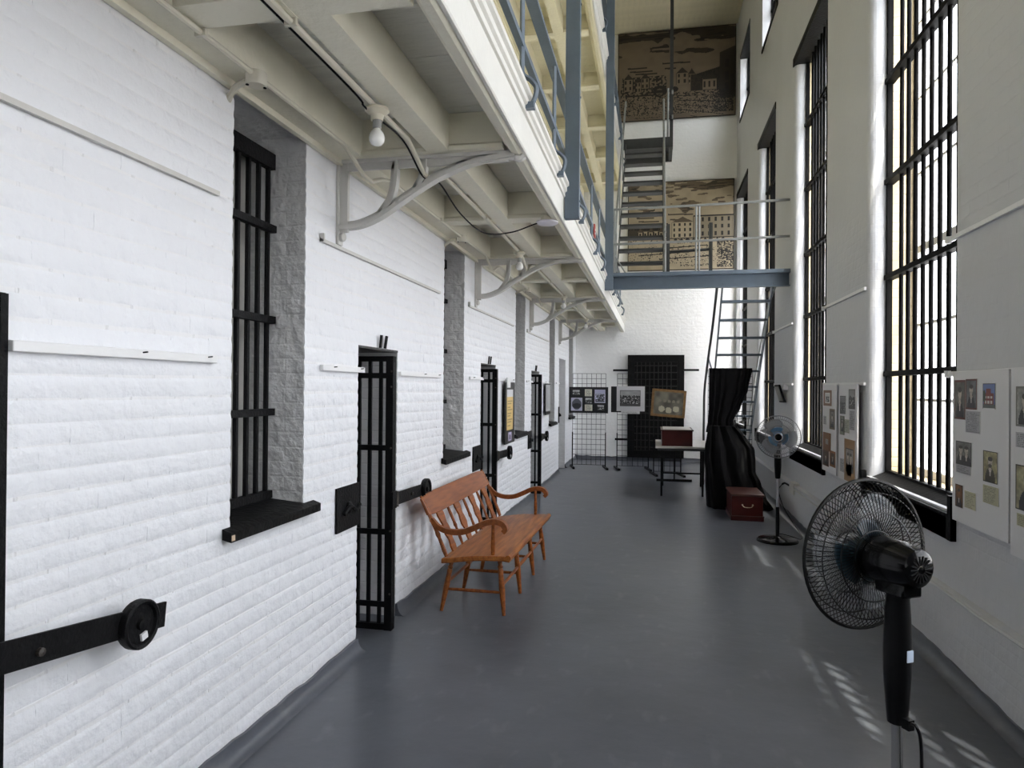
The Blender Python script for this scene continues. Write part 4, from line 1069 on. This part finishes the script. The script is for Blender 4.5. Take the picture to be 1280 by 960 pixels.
# posters on the left wall
t = thing('poster', (XL, 8.26, 0.93), 'black bordered poster with a pale yellow sheet beside the third window', 'poster')
A = canvas(30, 50, (0.07,0.06,0.06)); rect(A, 0.18, 0.17, 0.80, 0.78, (0.84,0.72,0.45)); rect(A, 0.18, 0.12, 0.80, 0.24, (0.82,0.82,0.84)); rect(A, 0.34, 0.83, 0.68, 0.96, (0.70,0.66,0.78)); ell(A, 0.5, 0.9, 0.08, 0.05, (0.1,0.1,0.2))
for k in range(9): rect(A, 0.24, 0.3+k*0.05, 0.74-0.1*(k % 3), 0.315+k*0.05, (0.62,0.52,0.32))
print_mesh('sheet', A, (XL+0.035, 7.97, 1.665), (0, 0.56, 0), (0, 0, -0.735), t, 0.012, (0.05,0.05,0.05))
MB().box(XL+0.04, XL+0.056, 8.05, 8.22, 1.60, 1.72).build('hanging_tab', m_whitewood, t)
t = thing('poster', (XL, 11.33, 1.2), 'pale framed notice beside the farthest barred door', 'poster')
A = canvas(24, 26, (0.70,0.70,0.70)); A[:1] = .06; A[-3:] = .06; A[:, -1:] = .06; A[:, :1] = .06
rect(A, 0.2, 0.15, 0.45, 0.8, (0.62,0.62,0.63)); rect(A, 0.55, 0.15, 0.85, 0.8, (0.64,0.64,0.64))
print_mesh('sheet', A, (XL+0.03, 11.08, 1.672), (0, 0.5, 0), (0, 0, -0.51), t, 0.012, (0.05,0.05,0.05))

# ------------------------------------------------------------------ photo boards on the right wall
def photo_board(y_far, y_near, z0, z1, label, items, x=1.655, tilt=0.0, edge=None):
    """y_far is the left edge as seen from inside"""
    t = thing('photo_board', (x, (y_far+y_near)/2, z0), label, 'photo board', 'white photo boards on the right wall')
    b = MB(); b.prism([(x,z0),(x,z1),(x+0.012,z1),(x+0.012,z0)], lambda a,z: (a,y_far,z), lambda a,z: (a,y_near,z))
    b.build('board', m_board, t)
    W = y_far-y_near; H = z1-z0
    for nm, (u0, v0, u1, v1), A in items:
        print_mesh(nm, A, (x-0.0005, y_far-u0*W, z1-v0*H), (0, -(u1-u0)*W, 0), (0, 0, -(v1-v0)*H), t, 0.003)
    return t
red = (0.36,0.16,0.11)
photo_board(4.375, 3.735, 0.875, 1.707, 'wide white photo board with red framed portraits right of the largest window', [
    ('photo', (0.05,0.055,0.27,0.315), portrait(1, (0.40,0.39,0.36), (0.12,0.11,0.10), frame=red, two=False, fw=2)),
    ('photo', (0.275,0.05,0.485,0.245), portrait(2, (0.42,0.43,0.44), (0.14,0.14,0.15), frame=red, fw=2)),
    ('photo', (0.59,0.08,0.80,0.235), house_photo()),
    ('caption', (0.275,0.255,0.54,0.395), caption(28, 26, (0.62,0.62,0.64), (0.45,0.45,0.46), 1)),
    ('photo', (0.085,0.46,0.39,0.615), portrait(3, (0.45,0.45,0.43), (0.16,0.16,0.15), frame=(0.1,0.1,0.1), two=True, w=34, h=30)),
    ('caption', (0.09,0.615,0.37,0.67), caption(28, 12, (0.62,0.62,0.64), (0.45,0.45,0.46), 2)),
    ('photo', (0.60,0.49,0.84,0.68), portrait(4, (0.60,0.57,0.42), (0.25,0.23,0.18), frame=(0.07,0.06,0.05), beard=True)),
    ('caption', (0.60,0.70,0.86,0.81), caption(28, 22, (0.66,0.65,0.54), (0.5,0.49,0.42), 3)),
    ('photo', (0.075,0.75,0.225,0.90), portrait(5, (0.45,0.28,0.10), (0.12,0.07,0.04), skin=(0.5,0.33,0.18), frame=(0.1,0.07,0.05), w=20, h=30)),
    ('caption', (0.26,0.775,0.47,0.885), caption(24, 20, (0.66,0.65,0.54), (0.5,0.49,0.42), 4)),
])
photo_board(3.715, 3.05, 0.83, 1.713, 'white photo board cut by the right picture edge with two large portraits', [
    ('photo', (0.08,0.10,0.32,0.31), portrait(11, (0.62,0.62,0.60), (0.05,0.05,0.05), frame=(0.4,0.4,0.38), fw=2)),
    ('caption', (0.08,0.34,0.36,0.42), caption(28, 16, (0.64,0.64,0.66), (0.45,0.45,0.46), 6)),
    ('photo', (0.08,0.51,0.40,0.745), portrait(12, (0.58,0.56,0.44), (0.08,0.08,0.08), frame=(0.06,0.06,0.06), beard=True)),
    ('caption', (0.10,0.765,0.36,0.83), caption(28, 14, (0.66,0.65,0.54), (0.5,0.49,0.42), 7)),
    ('photo', (0.55,0.12,0.85,0.36), portrait(13, (0.5,0.5,0.48), (0.12,0.12,0.12))),
    ('photo', (0.55,0.52,0.85,0.76), portrait(14, (0.5,0.47,0.4), (0.12,0.12,0.12))),
])
tan = (0.46,0.31,0.17)
def patch(c, A=None, w=24, h=30):
    B = canvas(w, h, c)
    if A is not None:
        hh, ww, _ = A.shape; y0, x0 = (h-hh)//2, (w-ww)//2; B[y0:y0+hh, x0:x0+ww] = A
    return B
photo_board(7.50, 6.95, 0.805, 1.650, 'narrow white photo board farther from camera of the pair by the second window', [
    ('photo', (0.10,0.06,0.70,0.24), patch((0.48,0.35,0.25), scene_photo(3, 14, 20, (0.7,0.7,0.7)), 24, 30)),
    ('photo', (0.55,0.27,0.93,0.50), patch((0.42,0.36,0.26), portrait(21, w=14, h=24), 20, 30)),
    ('caption', (0.10,0.36,0.32,0.46), caption(14, 14, (0.64,0.64,0.66), (0.4,0.4,0.4), 8)),
    ('photo', (0.08,0.55,0.66,0.76), patch(tan, caption(8, 8, (0.62,0.62,0.6), (0.4,0.4,0.4), 4), 24, 28)),
    ('photo', (0.06,0.76,0.52,0.94), patch((0.32,0.19,0.10), portrait(23, (0.3,0.2,0.12), w=14, h=20), 20, 28)),
    ('photo', (0.58,0.74,0.98,0.92), patch((0.52,0.34,0.16), portrait(24, (0.25,0.18,0.12), w=12, h=18), 18, 26)),
], x=1.652)
photo_board(6.87, 6.27, 0.80, 1.652, 'narrow white photo board closer to camera of the pair by the second window', [
    ('photo', (0.10,0.12,0.42,0.31), scene_photo(8, 20, 26, (0.42,0.42,0.42), (0.25,0.25,0.24), 1)),
    ('photo', (0.58,0.05,0.92,0.25), scene_photo(9, 20, 28, (0.55,0.55,0.55), (0.2,0.2,0.2), 1)),
    ('photo', (0.10,0.33,0.36,0.53), patch((0.46,0.48,0.42), portrait(31, w=10, h=18), 18, 28)),
    ('caption', (0.30,0.36,0.62,0.50), caption(22, 20, (0.62,0.62,0.54), (0.4,0.4,0.38), 10)),
    ('caption', (0.62,0.26,0.90,0.46), caption(20, 28, (0.63,0.63,0.64), (0.3,0.3,0.3), 11)),
    ('photo', (0.36,0.56,0.92,0.99), patch((0.56,0.42,0.24), portrait(32, two=True, w=20, h=26), 28, 46)),
    ('photo', (0.48,0.81,0.74,0.93), scene_photo(12, 16, 18, (0.3,0.29,0.27), (0.2,0.2,0.2), 1)),
    ('caption', (0.12,0.78,0.36,0.92), caption(18, 18, (0.63,0.63,0.64), (0.4,0.4,0.4), 12)),
], x=1.652)

# small black frame tilting from the right wall
t = thing('small_frame', (XR, 9.85, 1.43), 'small black frame leaning off the right wall before the second tall window', 'frame')
MB().obox((XR-0.07, 9.82, 1.55), (0.012,0,0.004), (0,0.17,0), (-0.035,0,0.115)).build('frame', m_black, t)
MB().obox((XR-0.085, 9.82, 1.546), (0.001,0,0.0004), (0,0.145,0), (-0.030,0,0.095)).build('backing', m_niche, t)
MB().box(XR-0.06, XR, 9.62, 9.70, 1.60, 1.67).build('wall_block', m_whitewood, t)
# socket box and conduit
t = thing('socket_box', (1.69, 9.02, 0.37), 'small pale socket box on right wall beside the small fan', 'socket')
MB().box(1.628, 1.646, 8.85, 9.12, 0.34, 0.435).box(1.628, XR, 8.85, 9.12, 0.435, 0.475).build('box', m_brk, t, bevel=0.004)
MB().tube(arc([(1.628, 9.12, 0.42), (1.60, 9.25, 0.43), (1.58, 9.3, 0.41)]), 0.012, 8).build('plug', m_black, t, smooth=True)
MB().tube([(1.632, 8.85, 0.41), (1.634, 6.9, 0.40)], 0.008, 6).build('conduit_stub', m_brk, t)
t = thing('fan_cord', (1.5, 8.6, 0.0), 'thin black cord from the wall socket down to the small fan', 'cord')
MB().tube(arc([(1.58,9.3,0.41),(1.54,9.32,0.33),(1.53,9.0,0.2),(1.55,8.6,0.10),(1.57,8.1,0.02),(1.53,7.9,0.008),(1.45,8.05,0.007),(1.36,8.12,0.012),(1.30,8.0,0.03)], 8), 0.005, 6).build('wire', m_black, t, smooth=True)

# ------------------------------------------------------------------ pedestal fans
m_hubdark = mat('dark_teal_hub', (0.008, 0.035, 0.055), 0.35)
def fan(name, label, loc, face, head_h, mat_wire, mat_blade, cord, nr=72, tilt=0.0, chrome=True, low=False, base_r=0.21, m_hub=None):
    m_hub = m_hub or m_blue
    """head at local (0,0,head_h); face: heading angle of the blowing direction"""
    t = thing(name, loc, label, 'fan')
    d = Vector((math.cos(face)*math.cos(tilt), math.sin(face)*math.cos(tilt), math.sin(tilt)))
    c = Vector((0,0,head_h)) + d*0.115
    u = d.cross(Vector((0,0,1))).normalized(); w = u.cross(d)
    def P(r, a, h): return c + d*h + (u*math.cos(a)+w*math.sin(a))*r
    R = 0.218
    MB().lathe([(0,0),(base_r,0.0),(base_r,0.012),(base_r*0.93,0.028),(0.05,0.045),(0.035,0.06),(0,0.06)], (0,0,0), (0,0,1), 36).build('base', m_fan, t, smooth=True, local=True)
    zn = head_h-0.45
    MB().tube([(0,0,0.05), (0,0,zn*0.55)], 0.019, 14).build('lower_pole', m_fanmat, t, smooth=True, local=True)
    MB().tube([(0,0,zn*0.55), (0,0,zn+0.05)], 0.0145, 14).build('pole', m_chrome if chrome else m_silver, t, smooth=True, local=True)
    nk = MB().lathe([(0.018,0),(0.026,0.005),(0.031,0.06),(0.036,0.14),(0.037,0.22),(0.034,0.30),(0.030,0.36),(0.034,0.38),(0.0,0.385)], (0,0,zn), (0,0,1), 18).build('neck', m_fanmat, t, smooth=True, local=True)
    MB().obox(Vector((0,0,zn+0.20))-d*0.036+u*0.006, u*0.011, d*0.002, (0,0,0.016)).build('sticker', m_sticker, nk, local=True)
    MB().obox(Vector((0,0,zn+0.015))-d*0.036, u*0.010, d*0.012, (0,0,0.014)).build('cord_grip', m_fanmat, nk, local=True)
    # motor housing behind the guard
    mh = MB(); prof = [(0.0,-0.192),(0.040,-0.191),(0.052,-0.184),(0.057,-0.165),(0.062,-0.13),(0.066,-0.08),(0.068,-0.04),(0.060,-0.028),(0.0,-0.026)]
    mh.lathe([(r, h) for r, h in prof], c, d, 24).build('motor', m_fan, t, smooth=True, local=True)
    mo = t.children[-1]
    for k in range(18):
        a = 2*PI*k/18; MB().bar(P(0.012,a,-0.1925), P(0.037,a,-0.1925), 0.003, 0.003, tuple(d)).build('vent_rib', m_fanmat, mo, local=True)
    MB().obox(Vector((0,0,head_h-0.066))+d*0.0, u*0.034, d*0.05, (0,0,0.02)).build('tilt_bracket', m_fan, t, local=True, bevel=0.006)
    # guards
    rg = MB(); fg = MB()
    for ring, h in ((0.075,-0.035),(0.13,-0.042),(0.185,-0.03)):
        rg.tube([P(ring, 2*PI*k/40, h) for k in range(40)], 0.0022, 4, closed=True)
    for k in range(nr):
        a = 2*PI*k/nr; tw = 0.10
        rg.tube([P(0.06,a,-0.030), P(0.12,a+tw*0.4,-0.043), P(0.19,a+tw*0.9,-0.032), P(R,a+tw,0.0)], 0.00155, 3, cap=False)
    for ring, h in ((0.06,0.062),(0.13,0.058),(0.185,0.040)):
        fg.tube([P(ring, 2*PI*k/40, h) for k in range(40)], 0.0022, 4, closed=True)
    for k in range(nr):
        a = 2*PI*k/nr; tw = -0.22
        fg.tube([P(0.05,a,0.064), P(0.12,a+tw*0.4,0.060), P(0.18,a+tw*0.8,0.042), P(R,a+tw,0.004)], 0.00155, 3, cap=False)
    rg.build('rear_guard', mat_wire, t, local=True); fg.build('front_guard', mat_wire, t, local=True)
    MB().tube([P(R+0.002, 2*PI*k/56, 0.002) for k in range(56)], 0.0055, 6, closed=True).build('guard_rim', mat_wire, t, smooth=True, local=True)
    MB().lathe([(0,0.072),(0.030,0.070),(0.036,0.064),(0.036,0.058),(0,0.058)], c, d, 24).build('badge', m_fan, t, smooth=True, local=True)
    MB().lathe([(0.036,0.066),(0.040,0.068),(0.043,0.064),(0.043,0.058),(0.036,0.058)], c, d, 24).build('badge_ring', m_silver, t, smooth=True, local=True)
    hb = MB().lathe([(0.048,-0.01),(0.05,0.01),(0.046,0.03),(0.03,0.036),(0,0.036)], c, d, 20).build('hub', m_hub, t, smooth=True, local=True)
    for q in range(3):
        a0 = 2*PI*q/3+0.5
        bm_ = MB(); bi = MB()
        def bp(i, j, r0, r1):
            r = r0+(r1-r0)*j/5; s = i/9
            lead = a0+0.15*math.sin(j/5*2); span = 1.5*(0.62+0.38*math.sin(PI*min(1, 0.25+r/0.26)))
            edge = 1.0 if j < 5 else 0.97
            return P(r*edge*(1-0.05*abs(s-0.5)), lead+span*s, 0.022-0.036*s+0.006*math.sin(PI*s))
        bm_.grid(lambda i, j: bp(i, j, 0.104, 0.188), 10, 6); bi.grid(lambda i, j: bp(i, j, 0.045, 0.104), 10, 6)
        b_ = bm_.build('blade', mat_blade, t, smooth=True, local=True)
        so = b_.modifiers.new('solid', 'SOLIDIFY'); so.thickness = 0.002
        b2 = bi.build('blade_root', m_hub, b_, smooth=True, local=True)
        so = b2.modifiers.new('solid', 'SOLIDIFY'); so.thickness = 0.002
    if cord:
        MB().tube(arc([Vector((0,0,zn+0.02))-d*0.04, Vector((0.02,-0.045,zn+0.02))-d*0.02, Vector((0.045,-0.05,zn-0.05)), Vector((0.05,-0.04,zn-0.3)), Vector((0.06,-0.03,0.1)), Vector((0.10,-0.08,0.006)), Vector((0.22,-0.2,0.006))], 8), 0.0045, 6).build('cord', m_fanmat, t, smooth=True, local=True)
    return t
fan('pedestal_fan', 'large black pedestal fan in the right foreground seen from behind', (0.672,2.14,0), math.radians(119), 1.115, m_wire, m_blade1, True, 84, m_hub=m_hubdark)
fan('pedestal_fan', 'small pedestal fan with blue hub standing by the right wall', (1.275,7.78,0), math.radians(262), 1.11, m_wireg, m_blade, False, 60, chrome=False)

# ------------------------------------------------------------------ wooden bench
def bench():
    t = thing('wooden_bench', (-1.225, 5.60, 0), 'brown wooden settle bench with spindle back against the white wall', 'bench', rz=math.radians(-1.0))
    L2 = 0.85
    def B(mb, name, m, par=None, **k): return mb.build(name, m, par or t, local=True, **k)
    # seat: front (local +x) high, back low, softly dished
    s = MB(); nx, ny = 11, 9
    def st(u, v, top):
        x = -0.245+0.50*u; z = 0.385+0.045*u+0.010*math.cos(2*PI*(u-0.5))*0.5
        if u > 0.93: z -= 0.010
        return (x, -L2+2*L2*v, z if top else z-0.036)
    s.grid(lambda i, j: st(i/(nx-1), j/(ny-1), True), nx, ny); s.grid(lambda i, j: st(i/(nx-1), j/(ny-1), False), nx, ny)
    n0 = nx*ny
    for i in range(nx-1): s.f.append((i, i+1, n0+i+1, n0+i)); e = (ny-1)*nx; s.f.append((e+i+1, e+i, n0+e+i, n0+e+i+1))
    for j in range(ny-1): s.f.append((j*nx, (j+1)*nx, n0+(j+1)*nx, n0+j*nx)); s.f.append((j*nx+nx-1, (j+1)*nx+nx-1, n0+(j+1)*nx+nx-1, n0+j*nx+nx-1))
    B(s, 'seat', m_seat, bevel=0.008)
    B(MB().tube([(0.243, -L2, 0.41), (0.243, L2, 0.41)], 0.021, 10), 'front_roll', m_seat, smooth=True)
    ys = [-0.77, -0.255, 0.27, 0.77]
    fr = []; rr = []
    def leg(p, q):
        p, q = Vector(p), Vector(q); prof = [(0,.016),(.06,.019),(.14,.014),(.17,.021),(.20,.015),(.23,.020),(.30,.018),(.55,.022),(.75,.018),(1,.012)]
        return MB().tube([p.lerp(q, s) for s, r in prof], [r for s, r in prof], 10)
    for k, y in enumerate(ys):
        fy = y+[-0.045,-0.01,0.01,0.055][k]
        B(leg((0.165, y, 0.40), (0.21, fy, 0.0)), 'leg', m_wood, smooth=True)
        B(leg((-0.185, y, 0.37), (-0.25, fy, 0.0)), 'leg', m_wood, smooth=True)
        fyy = y+(fy-y)*0.62
        B(MB().tube([(0.193, fyy, 0.155), (-0.02, fyy, 0.155), (-0.225, fyy, 0.155)], [0.009,0.013,0.009], 8), 'stretcher', m_wood, smooth=True)
    for xx, zz in ((0.188,0.20),(-0.215,0.20)):
        B(MB().tube([(xx, -0.80+0.01, zz), (xx, 0, zz), (xx, 0.80, zz)], [0.010,0.014,0.010], 8), 'long_stretcher', m_wood, smooth=True)
    # back: leaning posts, crest rail, splats and spindles
    def back(y, v):   # v 0..1 from the seat to the top
        return Vector((-0.215-0.165*v-0.03*v*v, y*(1+0.02*v), 0.39+0.43*v))
    for sy in (-1, 1):
        pr = [(0,.013),(.1,.017),(.3,.013),(.36,.019),(.42,.014),(.62,.016),(.8,.014),(.99,.010)]
        B(MB().tube([back(sy*0.815, v) for v, r in pr], [r for v, r in pr], 8), 'back_post', m_wood, smooth=True)
    cr = MB(); n = 12; pts = []
    for k in range(n+1):
        y = -0.86+1.72*k/n; e = min(1, min(k, n-k)/1.2)
        lo, hi = 0.655+0.03*(1-e), 1.0-0.05*(1-e)
        a, b = back(y/1.02, lo), back(y/1.02, hi); f = Vector((0.011,0,0.004))
        pts += [a-f, a+f, b+f*0.7, b-f*0.7]
    fs = [(0,1,2,3), tuple(n*4+q for q in (3,2,1,0))]
    for k in range(n):
        for q in range(4): fs.append((k*4+q, k*4+(q+1)%4, (k+1)*4+(q+1)%4, (k+1)*4+q))
    cr.add(pts, fs); B(cr, 'crest_rail', m_crest, bevel=0.005)
    for k in range(7):
        y = -0.615+k*0.205
        if k % 2 == 0:
            q = MB(); pts = []; prof = [(0,.042),(.08,.052),(.2,.038),(.30,.066),(.38,.060),(.46,.044),(.6,.066),(.70,.058)]
            for v, hw in prof:
                c = back(y, v); f = Vector((0.006,0,0.002))
                pts += [c-f+Vector((0,-hw,0)), c+f+Vector((0,-hw,0)), c+f+Vector((0,hw,0)), c-f+Vector((0,hw,0))]
            N = len(prof); fs = [(0,1,2,3), tuple((N-1)*4+z for z in (3,2,1,0))]
            for i in range(N-1):
                for z in range(4): fs.append((i*4+z, i*4+(z+1)%4, (i+1)*4+(z+1)%4, (i+1)*4+z))
            q.add(pts, fs); B(q, 'splat', m_wood)
        else:
            pr = [(0,.009),(.12,.013),(.3,.010),(.34,.015),(.4,.011),(.55,.013),(.69,.009)]
            B(MB().tube([back(y, v) for v, r in pr], [r for v, r in pr], 8), 'spindle', m_wood, smooth=True)
    # scrolled arms
    for sy in (-1, 1):
        y = sy*0.83
        P = arc([(-0.325,y,0.655),(-0.27,y,0.60),(-0.19,y,0.572),(-0.09,y,0.575),(0.0,y,0.610),(0.08,y,0.648),(0.15,y,0.660),(0.20,y,0.645),(0.222,y,0.610),(0.205,y,0.588)], 5)
        m = MB(); vs = []; N = len(P)
        for k, p in enumerate(P):
            d = (P[min(k+1,N-1)]-P[max(k-1,0)]).normalized(); nr_ = Vector((-d.z,0,d.x)); w = 0.017+0.010*k/N; h = 0.015+0.005*math.sin(PI*k/N)
            for a, b in ((-1,-1),(1,-1),(1,1),(-1,1)): vs.append(p+Vector((0,a*w,0))+nr_*(h*b))
        fs = [(0,1,2,3), tuple((N-1)*4+z for z in (3,2,1,0))]
        for i in range(N-1):
            for z in range(4): fs.append((i*4+z, i*4+(z+1)%4, (i+1)*4+(z+1)%4, (i+1)*4+z))
        m.add(vs, fs); B(m, 'arm', m_crest, bevel=0.006)
        pr = [(0,.014),(.3,.016),(.6,.013),(1,.012)]
        B(MB().tube([(0.125, y*0.975, 0.42+0.225*v) for v, r in pr], [r for v, r in pr], 8), 'arm_support', m_wood, smooth=True)
bench()

# ------------------------------------------------------------------ table, case, chest, curtain
t = thing('table', (0.42, 11.3, 0), 'grey topped table with thin dark legs carrying the red case', 'table')
MB().box(0.01, 0.855, 10.48, 11.9, 0.725, 0.752).build('top', m_tabletop, t, bevel=0.004)
MB().box(0.04, 0.83, 10.52, 11.86, 0.69, 0.725).build('apron', m_stair, t)
for x, y in ((0.10,10.66),(0.13,11.80),(0.70,10.72),(0.74,11.80)): MB().box(x-0.014, x+0.014, y-0.014, y+0.014, 0, 0.69).build('leg', m_fanmat, t)
MB().box(0.13, 0.74, 11.79, 11.81, 0.2, 0.225).build('stretcher', m_fanmat, t)
t = thing('easel_foot', (0.35, 12.75, 0), 'black low T-shaped display stand foot under the table', 'stand')
MB().obox((0.33, 12.35, 0.022), (0.30,0.02,0), (0,0.022,0), (0,0,0.02)).build('foot_bar', m_black, t)
MB().box(0.32, 0.345, 12.34, 12.365, 0.03, 0.62).build('upright', m_black, t)
t = thing('display_case', (0.32, 11.0, 0.752), 'dark red wooden case with glazed lid on the grey table', 'case')
MB().box(0.10, 0.545, 10.60, 11.45, 0.752, 0.975).build('body', m_chest, t, bevel=0.004)
MB().box(0.085, 0.56, 10.585, 11.47, 0.975, 0.992).build('lid_frame', m_chesttop, t, bevel=0.003)
MB().box(0.12, 0.53, 10.62, 11.43, 0.992, 0.998).build('lid_glass', m_tabletop, t)
t = thing('wooden_chest', (1.1, 9.2, 0), 'maroon wooden chest with wire handle on the floor before the curtain', 'chest')
MB().box(0.925, 1.29, 8.88, 9.50, 0.045, 0.30).build('body', m_chest, t, bevel=0.005)
MB().box(0.912, 1.303, 8.86, 9.51, 0.30, 0.325).build('lid', m_chesttop, t, bevel=0.004)
MB().box(0.915, 1.30, 8.87, 9.505, 0.0, 0.05).build('plinth', m_chest, t, bevel=0.006)
MB().box(0.912, 1.303, 8.866, 9.508, 0.05, 0.062).build('plinth_moulding', m_chesttop, t)
MB().tube(arc([(1.05, 8.877, 0.195), (1.05, 8.862, 0.19), (1.07, 8.852, 0.172), (1.11, 8.85, 0.168), (1.15, 8.852, 0.172), (1.17, 8.862, 0.19), (1.17, 8.877, 0.195)], 4), 0.004, 6).build('handle', m_brass, t, smooth=True)
for x in (1.05, 1.17): MB().lathe([(0.011,0),(0.011,0.004),(0,0.006)], (x, 8.88, 0.195), (0,-1,0), 8).build('rosette', m_brass, t)

t = thing('black_curtain', (1.05, 9.95, 0), 'black cloth curtain draped and gathered over a grid panel by the stair', 'curtain')
def drape(keys, cy, name, nf, amp, seed, nv=36, nu=120):
    r = random.Random(seed); ph = [r.uniform(0, 6.28) for _ in range(6)]
    zs = [k[0] for k in keys]
    def ev(z, c):
        for a, b in zip(keys[:-1], keys[1:]):
            if b[0] <= z <= a[0]:
                s = (a[0]-z)/(a[0]-b[0]); s = s*s*(3-2*s)*0.6+s*0.4; return a[c]+(b[c]-a[c])*s
        return keys[-1][c]
    def P(i, j):
        z = zs[0]+(zs[-1]-zs[0])*j/(nv-1); xl, xr, th = ev(z, 1), ev(z, 2), ev(z, 3)
        a = 2*PI*i/nu; cx, rx = (xl+xr)/2, (xr-xl)/2
        fold = amp*(math.sin(nf*a+ph[0]+1.2*math.sin(3*z+ph[1]))+0.5*math.sin(nf*1.7*a+ph[2]+2*z))
        e = 0.75
        x = cx+rx*math.copysign(abs(math.cos(a))**e, math.cos(a)); y = cy+(th+fold)*math.copysign(abs(math.sin(a))**e, math.sin(a))
        return (x, y, max(0.006, z+0.012*math.sin(5*a+ph[3]) if 0 < j < nv-1 else z))
    m = MB(); m.grid(P, nu, nv, closed_u=True); m.f.append(tuple(range(nu))); m.f.append(tuple((nv-1)*nu+k for k in range(nu))[::-1])
    return m.build(name, m_cloth, t, smooth=True)
drape([(1.895,0.735,1.315,0.035),(1.6,0.735,1.26,0.05),(1.35,0.735,1.16,0.07),(1.18,0.73,1.07,0.09),(1.0,0.70,1.08,0.12)], 10.10, 'hanging_panel', 17, 0.016, 3)
drape([(1.10,0.73,1.10,0.09),(0.95,0.70,1.22,0.17),(0.8,0.675,1.32,0.24),(0.65,0.665,1.33,0.27),(0.5,0.68,1.33,0.30),(0.35,0.68,1.40,0.31),(0.15,0.69,1.47,0.33),(0.008,0.70,1.56,0.35)], 9.90, 'gathered_skirt', 11, 0.032, 5)
